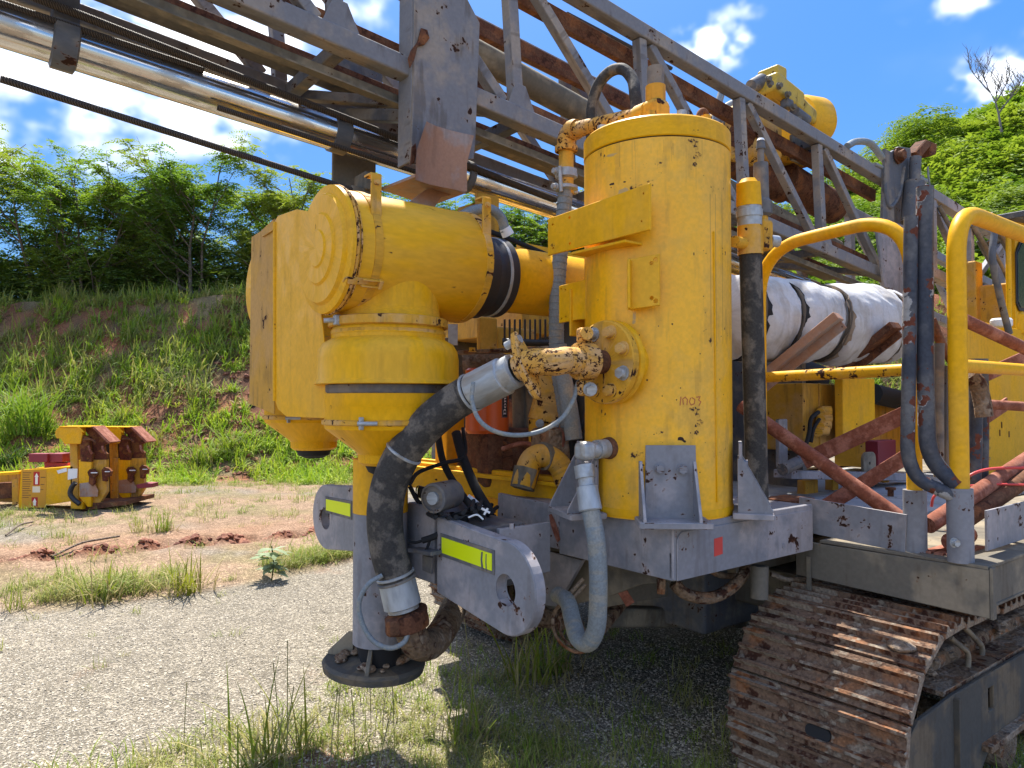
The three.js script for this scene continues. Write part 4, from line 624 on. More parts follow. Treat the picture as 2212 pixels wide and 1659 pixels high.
// ───────────────────────── air cleaners, jack, lug plate, engine bay ─────────────────────────
{
  const cleaner = (parent, A, B, full, size = 0.82) => {                            // twin air cleaners: a lying canister over an upright bowl and cone
    const A0 = 0, B0 = 0, g = grp(full ? 'air_cleaner' : 'far_air_cleaner', parent), yc = 2.386 - 1.33, c = (a) => L(a, B0, yc), v = (y) => L(A0, B0, y - 1.33), R = 0.298;
    g.scale.setScalar(size); g.position.copy(L(A, B, 1.388));                  // its foot
    const a0 = A0 - 0.34, a1 = A0 + 0.455;
    mesh('canister', M.yellow, g, lathe([[0.1, 0], [R - 0.008, 0], [R, 0.02], [R, a1 - a0 - 0.03], [R - 0.02, a1 - a0], [0.1, a1 - a0]], c(a0), ea, 80), lathe([[0.292, 1.985], [0.275, 2.04], [0.262, 2.08], [0.258, 2.12], [0.258, 2.28], [0, 2.28]].map(([r, y]) => [r, y - 1.985]), v(1.985), ey, 64));
    mesh('lid', M.yellow, g, lathe([[0, -0.032], [0.085, -0.032], [0.094, -0.025], [0.165, -0.025], [0.176, -0.014], [0.258, -0.014], [0.27, 0.004], [0.29, 0.006], [R + 0.012, 0.012], [R + 0.014, 0.03], [R + 0.004, 0.034]], c(a0 - 0.022), ea, 80)); mesh('lid_band', M.yellowRust, g, ring(c(a0 + 0.018), ea, R + 0.002, 0.022, 0.016), ring(c(a0 + 0.04), ea, R, 0.012, 0.008));
    if (full) {
      // over-centre latch on the band and mounting straps
      const t = -0.62, n = V3(0, Math.sin(t), Math.cos(t)), s = V3(0, Math.cos(t), -Math.sin(t)), o = c(a0 + 0.07).addScaledVector(n, R + 0.012), lb = (l, w, h, da, dn = 0, ds = 0) => { const q = new RoundedBoxGeometry(l, w, h, 1, 0.004); const k = boxUV(q); k.applyMatrix4(basis(o.clone().add(V3(da, 0, 0)).addScaledVector(n, dn).addScaledVector(s, ds), ea, s, n)); return k; };
      mesh('latch', M.yellowWorn, g, lb(0.16, 0.035, 0.008, 0.02, -0.004), lb(0.1, 0.008, 0.02, 0.04, 0.008, 0.016), lb(0.1, 0.008, 0.02, 0.04, 0.008, -0.016), lb(0.045, 0.03, 0.012, -0.055, 0.006), lb(0.02, 0.045, 0.03, 0.085, 0.006), tube([o.clone().add(V3(-0.02, 0, 0)), o.clone().add(V3(-0.09, 0.008, 0.02)), o.clone().add(V3(-0.1, -0.01, 0.0))], 0.005, 10, 6));
      for (const [da, tt] of [[0.13, 0.62], [0.77, 0.62]]) {               // straps with a stand-off foot on the upper side
        const n2 = V3(0, Math.sin(tt), Math.cos(tt)), s2 = V3(0, Math.cos(tt), -Math.sin(tt)), o2 = c(a0 + da), arc = []; for (let i = 0; i <= 14; i++) { const q = -0.05 + i / 14 * 1.55; arc.push([q]); }
        mesh('strap', M.yellowWorn, g, ring(o2, ea, R - 0.003, 0.045, 0.008));
        const f = o2.clone().addScaledVector(n2, R + 0.015); mesh('strap_foot', M.yellowWorn, g, box(0.055, 0.24, 0.012, f.clone().add(V3(0, 0.03, 0.006)), 0.004), box(0.055, 0.012, 0.07, f.clone().add(V3(0, 0.15, -0.03)), 0.003), box(0.05, 0.16, 0.05, f.clone().add(V3(0, -0.16, 0.0)), 0.016)); mesh('strap_bolt', M.yellowWorn, g, bolt(f.clone().add(V3(0, 0.11, 0.012)), V3(0, 0, 1), 0.012), bolt(f.clone().add(V3(0, -0.2, 0.024)), V3(0, 0, 1), 0.014));
      }
    }
    // bowl
    const prof = [[0.288, 2.03], [0.292, 1.99]];
    mesh('neck_band', M.yellowWorn, g, ring(v(2.045), ey, 0.289, 0.05, 0.014), ring(v(1.995), ey, 0.285, 0.022, 0.006));
    mesh('bowl', M.yellow, g, lathe([[0.28, 2.02], [0.29, 1.99], [0.288, 1.965], [0.3, 1.958], [0.33, 1.94], [0.352, 1.905], [0.359, 1.86], [0.359, 1.762], [0.365, 1.748], [0.37, 1.738], [0.362, 1.734], [0.31, 1.736]].reverse().map(([r, y]) => [r, y - 1.734]), v(1.734), ey, 80));
    mesh('dark_gap', M.greyDark, g, lathe([[0.312, 1.69], [0.318, 1.7], [0.318, 1.733], [0.3, 1.734]].map(([r, y]) => [r, y - 1.69]), v(1.69), ey, 64));
    mesh('lower_drum', M.yellow, g, lathe([[0.3, 1.56], [0.318, 1.56], [0.318, 1.625], [0.321, 1.63], [0.321, 1.69], [0.3, 1.695]].map(([r, y]) => [r, y - 1.56]), v(1.56), ey, 72)); mesh('band', M.yellowWorn, g, ring(v(1.548), ey, 0.318, 0.03, 0.014));
    mesh('cone', M.yellow, g, lathe([[0.0, 1.33], [0.13, 1.33], [0.15, 1.345], [0.152, 1.385], [0.165, 1.4], [0.315, 1.515], [0.322, 1.54]].map(([r, y]) => [r, y - 1.33]), v(1.33), ey, 72)); mesh('dust_valve', M.blackMatte, g, lathe([[0.06, 0], [0.1, 0.02], [0.12, 0.06]], v(1.275), ey, 24));
    { const q = v(1.548).add(V3(-0.26, 0, 0.22)); mesh('band_clamp', M.galv, g, cyl(q.clone().add(V3(-0.02, 0, 0)), q.clone().add(V3(0.06, 0, 0.045)), 0.01, 0.01, 10), box(0.02, 0.06, 0.02, q, 0.004)); const q2 = v(2.045).add(V3(-0.3, 0, 0.04)); mesh('band_clamp', M.galv, g, cyl(q2.clone().add(V3(-0.06, -0.005, -0.02)), q2.clone().add(V3(0.07, 0.004, 0.03)), 0.012, 0.012, 10), box(0.035, 0.05, 0.03, q2, 0.006)); }
    return g;
  };
  const near = cleaner(rig, -0.617, 1.0, true); cleaner(rig, -0.476, 2.106, false);
  // outlet boot and duct
  const d = grp('intake_duct', rig), C = (a) => L(a, 1.016, 2.232);
  mesh('boot', M.black, d, lathe([[0.164, 0], [0.193, 0.008], [0.197, 0.082], [0.182, 0.107], [0.182, 0.131], [0.185, 0.197], [0.164, 0.205]], C(-0.238), ea, 56)); mesh('hose_clamp', M.galv, d, ring(C(-0.086), ea, 0.182, 0.017, 0.004)); mesh('duct', M.yellow, d, cyl(C(-0.08), C(0.85), 0.156, 0.156, 48));
  // folded dust panel beside the cleaner
  const p = grp('dust_panel', rig), q = (pts, a) => pts.map(([x, y]) => { const k = rp(x, y, 'a', a); return [-k.z, k.y]; });
  mesh('panel', M.yellow, p, prism(q([[592, 860], [600, 884], [618, 900], [712, 904], [712, 860], [690, 640], [690, 460], [640, 452], [600, 466], [592, 480]], -0.87), 0.006, L(-0.87, 0, 0), eb, ey, [], 0.002), tube([rp(594, 866, 'a', -0.87), rp(594, 480, 'a', -0.87)], 0.01, 4, 10));
  mesh('flange', M.ochre, p, prism(q([[538, 872], [592, 895], [592, 478], [566, 497], [543, 512]], -0.84), 0.006, L(-0.84, 0, 0), eb, ey, [], 0.002), prism(q([[566, 512], [592, 495], [592, 472], [562, 500]], -0.85), 0.006, L(-0.85, 0, 0), eb, ey, [], 0.001));
}
{
  // jack: tube, pad and box; cross beam with a rounded lug at either end
  const j = grp('jack', rig), JA = -0.58, JB = -rp(822, 1100, 'a', -0.58).z, J = (y) => L(JA, JB, y), R = 0.1165, yb = rp(822, 1385, 'a', -0.58).y, yc = rp(822, 1105, 'a', -0.58).y, yt = rp(822, 990, 'a', -0.58).y;
  mesh('leg', M.grey, j, lathe([[R, 0.0], [R, yc - yb]], J(yb), ey, 48)); mesh('leg_collar', M.yellow, j, lathe([[R + 0.002, 0], [R + 0.002, yt - yc], [0, yt - yc]], J(yc), ey, 48));
  const pc = rp(808, 1434, 'a', JA), tilt = new THREE.Matrix4().makeRotationZ(-0.05).premultiply(new THREE.Matrix4().makeRotationX(0.05));
  const T = (g) => { g.scale(0.81, 0.81, 0.81); g.applyMatrix4(tilt); g.translate(pc.x, pc.y, pc.z); return g; };
  mesh('pad', M.frameDirt, j, T(lathe([[0, 0.02], [0.16, 0.018], [0.235, -0.03], [0.268, -0.022], [0.276, 0.012], [0.262, 0.03], [0.2, 0.028], [0.09, 0.05], [0, 0.05]], V3(0, 0, 0), ey, 72)));
  for (const a of [-0.55, -2.2, 2.4, 0.9]) mesh('pad_rib', M.greyDusty, j, T(prism([[0.12, 0.03], [0.258, 0.03], [0.258, 0.05], [0.155, 0.16], [0.12, 0.16]], 0.02, V3(Math.sin(a) * -0.009, 0, Math.cos(a) * -0.009), V3(Math.cos(a), 0, -Math.sin(a)), ey, [], 0.002)));
  { const r = rng(17), lumps = []; for (let i = 0; i < 46; i++) { const a = r() * 6.283, d = 0.05 + 0.17 * Math.sqrt(r()), s = 0.012 + 0.026 * r(), k = new THREE.IcosahedronGeometry(s, 1); k.scale(1.2, 0.75, 1); k.rotateY(r() * 6); k.translate(Math.cos(a) * d, 0.035 + 0.05 * (1 - d / 0.22) + 0.01 * r(), Math.sin(a) * d); lumps.push(boxUV(k)); } mesh('caked_mud', M.mud, j, T(mergeGeometries(lumps.map(soup)))); }
  mesh('ball', M.blackMatte, j, cyl(J(yb - 0.1), J(yb), 0.08, 0.105, 28));
  // box round the jack
  const q = (x, y, a) => { const k = rp(x, y, 'a', a); return [-k.z, k.y]; };
  const cb = grp('cross_beam', rig);
  const PA = -0.48, box0 = [[872, 1240], [936, 1262], [936, 1110], [925, 1093], [880, 1085]].map(([x, y]) => q(x, y, PA + 0.01));
  mesh('jack_box', M.grey, cb, prism(box0.reverse(), 0.24, L(PA + 0.01, 0, 0), eb, ey, [], 0.006));
  mesh('tube', M.greyDark, cb, box(0.26, 0.26, 1.2, L(PA + 0.2, 1.25, 1.02), 0.02)); { const k = rp(1040, 1185, 'a', PA + 0.15); mesh('cap', M.grey, cb, box(0.24, 0.155, 0.3, L(PA + 0.18, -k.z, k.y), 0.04)); } mesh('cap_bolt', M.grey, cb, cyl(rp(1106, 1142, 'a', PA + 0.06), up(rp(1106, 1142, 'a', PA + 0.06), 0.02), 0.01, 0.01, 8)); { const k = rp(1128, 1190, 'a', PA + 0.2); mesh('cap_flange', M.grey, cb, box(0.26, 0.2, 0.02, L(PA + 0.21, -k.z, k.y), 0.004)); }
  const lug = (s, hb, hy) => { const out = []; const R = 0.17; for (let i = 0; i <= 22; i++) { const t = -Math.PI / 2 - 0.12 + (Math.PI + 0.24) * i / 22; out.push([hb - s * Math.cos(t) * R, hy + Math.sin(t) * R + 0.008]); } out.push([hb + s * 0.465, hy + 0.21], [hb + s * 0.465, hy - 0.103]); return s > 0 ? out : out.reverse(); };
  const hr = 0.063, mk = (s, hx, hyp) => { const h = rp(hx, hyp, 'a', PA), hb = -h.z; return { l: lug(s, hb, h.y), h: [hb, h.y, hr], b: hb, y: h.y }; };
  const r1 = mk(1, 1092, 1275), r2 = mk(-1, 703, 1120);
  mesh('lug', M.grey, cb, prism(r1.l, 0.05, L(PA, 0, 0), eb, ey, [r1.h], 0.005)); mesh('lug_lining', M.rust, cb, cyl(L(PA + 0.015, r1.b, r1.y), L(PA + 0.045, r1.b, r1.y), hr + 0.0012, hr + 0.0012, 32, true));
  mesh('lug', M.grey, cb, prism(r2.l, 0.05, L(PA, 0, 0), eb, ey, [r2.h], 0.005));
  for (const [pts, who] of [[[[955, 1160], [1063, 1196], [1063, 1233], [955, 1194]], 'bright yellow-green reflector, scuffed at one end, on the near lug'], [[[705, 1078], [757, 1088], [757, 1116], [705, 1102]], 'bright yellow-green reflector on the far lug']]) {
    const o = pts.map(([x, y]) => q(x, y, PA - 0.004)), c = o.reduce((s, p) => [s[0] + p[0] / 4, s[1] + p[1] / 4], [0, 0]), big = o.map((p) => { const d = [p[0] - c[0], p[1] - c[1]]; return [p[0] + Math.sign(d[0]) * 0.013, p[1] + Math.sign(d[1]) * 0.014]; });
    const fr = mesh('reflector', M.greyDark, cb, prism(big.reverse(), 0.004, L(PA - 0.0045, 0, 0), eb, ey, [], 0.001)); tag(fr, who); mesh('reflective_strip', M.reflector, fr, prism(o.reverse(), 0.003, L(PA - 0.007, 0, 0), eb, ey, [], 0.0005));
    if (who.includes('near')) for (const [x, y, w] of [[1041, 1210, 0.008], [1050, 1215, 0.004]]) { const k = q(x, y, PA - 0.008); mesh('scuff', M.greyDark, fr, prism([[-w, -0.03], [w * 0.4, -0.034], [w, 0.0], [w * 0.5, 0.03], [-w * 0.6, 0.032], [-w * 0.2, 0]], 0.0012, L(PA - 0.0085, k[0], k[1]), eb, ey, [], 0)); }
  }
  mesh('bracket', M.greyDark, cb, prism([q(885, 1192, PA - 0.05), q(935, 1200, PA - 0.05), q(935, 1192, PA - 0.05), q(885, 1184, PA - 0.05)].reverse(), 0.06, L(PA - 0.06, 0, 0), eb, ey, [], 0.001), prism([q(912, 1200, PA - 0.015), q(933, 1204, PA - 0.015), q(931, 1240, PA - 0.015), q(912, 1232, PA - 0.015)].reverse(), 0.01, L(PA - 0.015, 0, 0), eb, ey, [], 0.001));
  mesh('pale_patch', M.white, cb, prism([[-0.05, -0.02], [0.02, -0.045], [0.06, 0.0], [0.035, 0.05], [-0.03, 0.045]], 0.004, rp(1005, 1142, 'a', PA + 0.1), ea, eb, [], 0.001));  // thin flat patch, paler than the beam around it
}
{
  // engine bay seen between the cleaner and the tank
  const e = grp('engine_bay', rig), Z = (x, y, z) => rp(x, y, 'z', z);
  const slab = (m, name, pts, z, t = 0.03) => { const p = pts.map(([x, y]) => Z(x, y, z)), A = p[0], g = new THREE.BufferGeometry(); const back = V3(0, 0, -1).applyAxisAngle(ey, -TH).multiplyScalar(t); const f = p, b = p.map((k) => k.clone().add(back)), pos = []; const tri = (a, c, d) => pos.push(a.x, a.y, a.z, c.x, c.y, c.z, d.x, d.y, d.z); for (let i = 1; i < f.length - 1; i++) { tri(f[0], f[i], f[i + 1]); tri(b[0], b[i + 1], b[i]); } for (let i = 0; i < f.length; i++) { const n = (i + 1) % f.length; tri(f[i], b[i], f[n]); tri(b[i], b[n], f[n]); } g.setAttribute('position', new THREE.Float32BufferAttribute(pos, 3)); g.setAttribute('uv', new THREE.Float32BufferAttribute(new Float32Array(pos.length / 3 * 2), 2)); g.computeVertexNormals(); return mesh(name, m, e, boxUV(g)); };
  // hood: long box running back
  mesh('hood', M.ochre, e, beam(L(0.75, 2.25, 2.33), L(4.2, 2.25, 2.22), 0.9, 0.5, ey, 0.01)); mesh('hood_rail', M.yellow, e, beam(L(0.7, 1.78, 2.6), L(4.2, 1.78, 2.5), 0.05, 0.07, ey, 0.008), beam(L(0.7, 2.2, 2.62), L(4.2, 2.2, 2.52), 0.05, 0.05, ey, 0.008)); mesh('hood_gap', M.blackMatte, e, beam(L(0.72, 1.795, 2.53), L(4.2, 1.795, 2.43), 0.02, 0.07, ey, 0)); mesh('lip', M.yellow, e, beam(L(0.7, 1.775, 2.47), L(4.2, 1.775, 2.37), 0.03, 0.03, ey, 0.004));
  { const c = document.createElement('canvas'); c.width = 64; c.height = 96; const k = c.getContext('2d'); k.fillStyle = '#cfcac0'; k.fillRect(0, 0, 64, 96); k.strokeStyle = '#2b2b2b'; k.lineWidth = 5; for (let i = 0; i < 4; i++) { k.save(); k.translate(32, 56); k.rotate(i * Math.PI / 2); k.beginPath(); k.moveTo(0, 0); k.lineTo(0, -17); k.lineTo(8, -19); k.stroke(); k.restore(); } k.fillStyle = '#555'; for (const x of [10, 24, 40]) k.fillRect(x, 10, 9, 9); const t = new THREE.CanvasTexture(c); t.colorSpace = THREE.SRGBColorSpace; const g = new THREE.PlaneGeometry(0.085, 0.115); const p = rp(1168, 573, 'b', 1.797); g.translate(p.x, p.y, -1.795); mesh('fan_warning_sticker', new THREE.MeshStandardMaterial({ map: t, roughness: 0.6 }), e, g); }
  mesh('radiator_post', M.ochre, e, box(0.16, 0.55, 0.03, rp(1052, 520, 'b', 1.76), 0.006), prism([[-0.2, -0.06], [0.14, 0.0], [0.12, 0.07], [0.0, 0.09], [-0.15, 0.03]], 0.02, rp(1035, 468, 'b', 1.82), ea, ey, [], 0.003)); mesh('post_bolt', M.maroon, e, bolt(rp(1050, 549, 'b', 1.74), V3(0, 0, 1), 0.016));
  mesh('breather_hose', M.hoseGrey, e, tube([rp(975, 490, 'b', 1.35), rp(990, 472, 'b', 1.35), rp(1022, 455, 'b', 1.35), rp(1058, 452, 'b', 1.35), rp(1082, 470, 'b', 1.35), rp(1092, 500, 'b', 1.35)], 0.027, 40, 16)); mesh('hose_end', M.white, e, cyl(rp(1090, 492, 'b', 1.35), rp(1098, 508, 'b', 1.35), 0.03, 0.034, 16));
  const cableTray = tube([rp(1000, 480, 'b', 1.72), rp(1090, 512, 'b', 1.72), rp(1195, 556, 'b', 1.72)], 0.016, 12, 8); mesh('cable_conduit', M.blackMatte, e, cableTray);
  // below the duct
  mesh('bay_wall', M.greyDark, e, box(2.6, 1.2, 0.05, L(1.9, 2.6, 1.5)), box(0.05, 1.3, 1.6, L(2.6, 1.8, 1.5)));
  mesh('fan_box', M.black, e, box(0.5, 0.34, 0.4, L(1.25, 1.75, 2.0), 0.01)); mesh('panel', M.ochre, e, box(0.12, 0.55, 0.04, L(0.33, 1.6, 1.85), 0.01), box(0.3, 0.34, 0.03, L(0.6, 1.68, 1.92), 0.02), box(0.2, 0.14, 0.05, L(0.55, 1.62, 1.8), 0.02));
  slab(M.galv, 'strut', [[968, 700], [988, 700], [988, 745], [968, 745]], 4.2);
  const block = grp('engine', rig), nn = rng(99);
  mesh('block', M.rust, block, box(0.9, 0.5, 0.5, L(1.2, 1.75, 1.42), 0.03), box(0.4, 0.3, 0.3, L(0.95, 1.45, 1.2), 0.05), cyl(L(0.75, 1.5, 1.66), L(1.6, 1.5, 1.66), 0.07), box(0.7, 0.03, 0.2, L(0.9, 1.45, 1.74), 0.008)); mesh('cylinder_head', M.mud, block, [0, 1, 2, 3].map((i) => cyl(L(0.75 + i * 0.22, 1.5, 1.3), L(0.75 + i * 0.22, 1.5, 1.72), 0.085, 0.095, 20))); mesh('head_bolt', M.galv, block, [...Array(12)].map((_, i) => bolt(L(0.6 + i * 0.07, 1.36 + 0.06 * (i % 2), 1.75), ey, 0.012)));
  mesh('water_pipe', M.yellowWorn, block, tube([rp(1140, 800, 'z', 3.75), rp(1172, 822, 'z', 3.7), rp(1183, 858, 'z', 3.7), rp(1172, 908, 'z', 3.7)], 0.075, 24, 18), box(0.16, 0.13, 0.08, rp(1177, 930, 'z', 3.7), 0.012));
  for (const [x, y] of [[1166, 915], [1166, 945], [1198, 918], [1198, 945]]) mesh('bolt', M.galv, block, bolt(rp(x, y, 'z', 3.6), V3(-0.5, 0, 0.85), 0.016));
  const fl = (x, lab) => { const top = rp(x, 800, 'z', 3.72), bot = rp(x, 938, 'z', 3.72), f = mesh('oil_filter', M.orange, block, lathe([[0, 0], [0.07, 0.004], [0.082, 0.02], [0.082, up(bot, 0).distanceTo(top)], [0.07, bot.distanceTo(top) + 0.01]], bot, ey, 36)); return f; };
  fl(1040); const f2 = fl(1064);
  { const c = document.createElement('canvas'); c.width = 96; c.height = 192; const k = c.getContext('2d'); k.fillStyle = '#16121a'; k.fillRect(0, 0, 96, 192); k.save(); k.translate(66, 176); k.rotate(-Math.PI / 2); k.fillStyle = '#d8c8c0'; k.font = 'bold 62px serif'; k.fillText('Don', 0, 0); k.restore(); k.strokeStyle = '#8c7a74'; k.lineWidth = 4; k.strokeRect(4, 4, 88, 184); const t = new THREE.CanvasTexture(c); t.colorSpace = THREE.SRGBColorSpace; const ctr = rp(1064, 872, 'z', 3.72), g = new THREE.CylinderGeometry(0.0832, 0.0832, 0.14, 12, 1, true, -0.05, 0.55); g.translate(ctr.x, ctr.y, ctr.z); mesh('filter_label', new THREE.MeshStandardMaterial({ map: t, roughness: 0.5 }), f2, g); }
  mesh('pump_elbow', M.yellowWorn, block, tube([rp(1225, 1042, 'z', 3.4), rp(1208, 1005, 'z', 3.42), rp(1180, 985, 'z', 3.42), rp(1152, 990, 'z', 3.42), rp(1138, 1018, 'z', 3.4), rp(1130, 1052, 'z', 3.38)], 0.055, 40, 20)); mesh('pump_collar', M.greyDusty, block, ring(rp(1176, 985, 'z', 3.42), ea, 0.056, 0.03, 0.01), cyl(rp(1139, 1012, 'z', 3.4), rp(1128, 1056, 'z', 3.38), 0.062, 0.058, 6)); mesh('pump_body', M.rust, block, box(0.4, 0.26, 0.3, L(0.75, 1.05, 1.28), 0.05), cyl(L(0.5, 1.2, 1.3), L(0.9, 1.2, 1.3), 0.1));
  const lines = []; for (let i = 0; i < 9; i++) { const b = 1.2 + 0.06 * i; lines.push(tube([L(0.5 + nn() * 0.3, b, 1.2), L(0.7 + nn() * 0.4, b - 0.1, 1.45 + nn() * 0.2), L(1.2, b + 0.1 * nn(), 1.3 + 0.3 * nn()), L(1.7, b, 1.5)], 0.011 + 0.008 * nn(), 20, 7)); } mesh('fuel_lines', M.blackMatte, block, lines);
  const Zp = (x, y, z) => rp(x, y, 'z', z);
  mesh('fixture_plate', M.mud, block, beam(Zp(995, 762, 3.75), Zp(1195, 752, 3.5), 0.06, 0.02, ey, 0.003)); mesh('fixture_bolt', M.yellowWorn, block, [1020, 1065, 1100, 1140].map((x) => bolt(Zp(x, 760, 3.65), ey, 0.016))); mesh('manifold', M.mud, block, tube([Zp(1000, 785, 3.85), Zp(1050, 782, 3.85), Zp(1085, 790, 3.85), Zp(1100, 830, 3.85)], 0.06, 24, 14)); mesh('vertical_pipe', M.greyDusty, block, [[1118, 3.95], [1135, 4.0], [1150, 3.9]].map(([x, z]) => cyl(Zp(x, 800, z), Zp(x + 4, 940, z), 0.035, 0.035, 14)));
  mesh('hose_bundle', M.blackMatte, block, [[1212, 1235], [1226, 1242], [1240, 1236], [1250, 1246]].map(([x, x2], i) => tube([Zp(x, 800, 3.5 + 0.04 * i), Zp(x + 6, 860, 3.5), Zp(x2, 930, 3.48), Zp(x2 - 6, 1000, 3.5)], 0.022, 16, 9))); mesh('grey_hose', M.hoseGrey, block, tube([Zp(1206, 745, 3.45), Zp(1214, 800, 3.45), Zp(1228, 870, 3.42), Zp(1240, 950, 3.4)], 0.04, 20, 14)); mesh('dark_casting', M.rust, block, box(0.5, 0.3, 0.3, Zp(1100, 985, 3.9), 0.04), cyl(Zp(1070, 990, 3.7), Zp(1105, 985, 3.9), 0.1, 0.12, 20)); mesh('valve_block', M.mud, block, box(0.18, 0.16, 0.14, Zp(1195, 960, 3.5), 0.02)); mesh('small_pipe', M.redOxide, block, tube([Zp(1085, 970, 3.6), Zp(1130, 958, 3.55), Zp(1180, 966, 3.5), Zp(1215, 950, 3.45)], 0.012, 16, 8), tube([Zp(1205, 925, 3.45), Zp(1216, 940, 3.45), Zp(1214, 965, 3.45)], 0.01, 10, 7)); mesh('fan_guard', M.black, block, [...Array(9)].map((_, i) => cyl(Zp(1090 + i * 11, 690, 4.1), Zp(1090 + i * 11, 742, 4.1), 0.006, 0.006, 6)), cyl(Zp(1085, 738, 4.1), Zp(1195, 742, 4.1), 0.02, 0.02, 8));
  mesh('hose_painted_sunlit', M.white, block, tube([rp(1010, 962, 'z', 4.1), rp(1035, 968, 'z', 4.1), rp(1046, 1000, 'z', 4.1), rp(1062, 1008, 'z', 4.05)], 0.022, 16, 10));  // last hose: white colour stands in for sunlight falling on it
  const fr = grp('sub_frame', rig);
  mesh('rail', M.yellow, fr, beam(rp(878, 1022, 'z', 4.0), rp(1215, 1062, 'z', 3.45), 0.05, 0.14, ey, 0.008), beam(rp(878, 1006, 'z', 3.98), rp(1215, 1046, 'z', 3.43), 0.09, 0.02, ey, 0.004), beam(rp(900, 1000, 'z', 4.3), rp(1100, 1020, 'z', 4.1), 0.04, 0.06, ey, 0.008)); mesh('post', M.yellow, fr, box(0.12, 0.62, 0.12, L(0.12, 1.66, 1.4), 0.01), box(0.07, 0.5, 0.07, L(0.3, 1.95, 1.35), 0.008)); mesh('tray', M.yellow, fr, box(0.5, 0.16, 1.3, L(0.5, 1.35, 1.1), 0.01));
  // electrics hanging over the cross beam
  const el = grp('wiring', rig), P = (x, y, z = 3.02) => rp(x, y, 'z', z);
  mesh('horn', M.greyDark, el, cyl(P(936, 1076, 2.950), P(978, 1066, 3.070), 0.06, 0.058, 30), lathe([[0.05, 0], [0.06, 0.004], [0.06, 0.014]], P(934, 1077, 2.940), P(978, 1066, 3.070).sub(P(936, 1076, 2.950)), 28)); mesh('horn_face', M.galv, el, cyl(P(933, 1077, 2.935), P(938, 1076, 2.950), 0.026, 0.026, 20)); mesh('horn_bracket', M.greyDusty, el, box(0.05, 0.14, 0.02, P(922, 1090, 3.200), 0.004), box(0.14, 0.015, 0.1, P(965, 1105, 3.200), 0.004));
  const r = rng(51), wires = []; for (let i = 0; i < 15; i++) { const x = 930 + 130 * r(), y = 1095 + 25 * r(); wires.push(tube([P(x, y, 2.950), P(x + 20 - 50 * r(), y + 14 - 34 * r(), 3.18), P(1000 + 50 * r(), 1110 + 18 * r(), 3.2), P(1040 + 35 * r(), 1090 + 40 * r(), 3.4)], 0.006 + 0.005 * r(), 18, 7)); }
  wires.push(tube([P(1010, 1120, 3.050), P(975, 1140, 3.030), P(940, 1158, 3.030), P(912, 1168, 3.030)], 0.014, 16, 8), tube([P(912, 1168, 3.030), P(898, 1172, 3.030), P(884, 1170, 3.030)], 0.006, 8, 6), tube([P(930, 1160, 3.030), P(925, 1178, 3.030), P(918, 1195, 3.030)], 0.006, 8, 6), tube([P(945, 935, 3.400), P(958, 1000, 3.300), P(992, 1060, 3.200), P(1040, 1120, 2.950)], 0.016, 24, 9), tube([P(985, 935, 3.400), P(1000, 990, 3.320), P(1030, 1060, 3.200), P(1062, 1112, 3.180)], 0.022, 24, 9), tube([P(1000, 925, 3.420), P(1004, 985, 3.320), P(960, 1000, 3.200), P(905, 1020, 3.180), P(885, 1045, 2.950)], 0.009, 24, 7), tube([P(885, 1050, 3.180), P(905, 1085, 3.180), P(930, 1092, 3.170)], 0.01, 14, 7));
  mesh('cables', M.blackMatte, el, wires); mesh('conduit', M.black, el, tube([P(905, 1062, 3.200), P(930, 1066, 3.220), P(955, 1074, 3.070)], 0.024, 12, 10), [...Array(12)].map((_, i) => ring(P(905 + i * 4, 1062 + i * 0.9, 3.200), ea, 0.024, 0.006, 0.003))); mesh('connector', M.white, el, tube([P(1010, 1072, 3.130), P(1024, 1082, 3.130), P(1040, 1096, 3.130)], 0.011, 10, 8), tube([P(1040, 1098, 2.930), P(1058, 1108, 2.930)], 0.005, 4, 6), tube([P(1046, 1112, 2.930), P(1054, 1098, 2.930)], 0.005, 4, 6), tube([P(1012, 1118, 2.930), P(1030, 1112, 2.930), P(1044, 1122, 2.930)], 0.004, 8, 6));
}
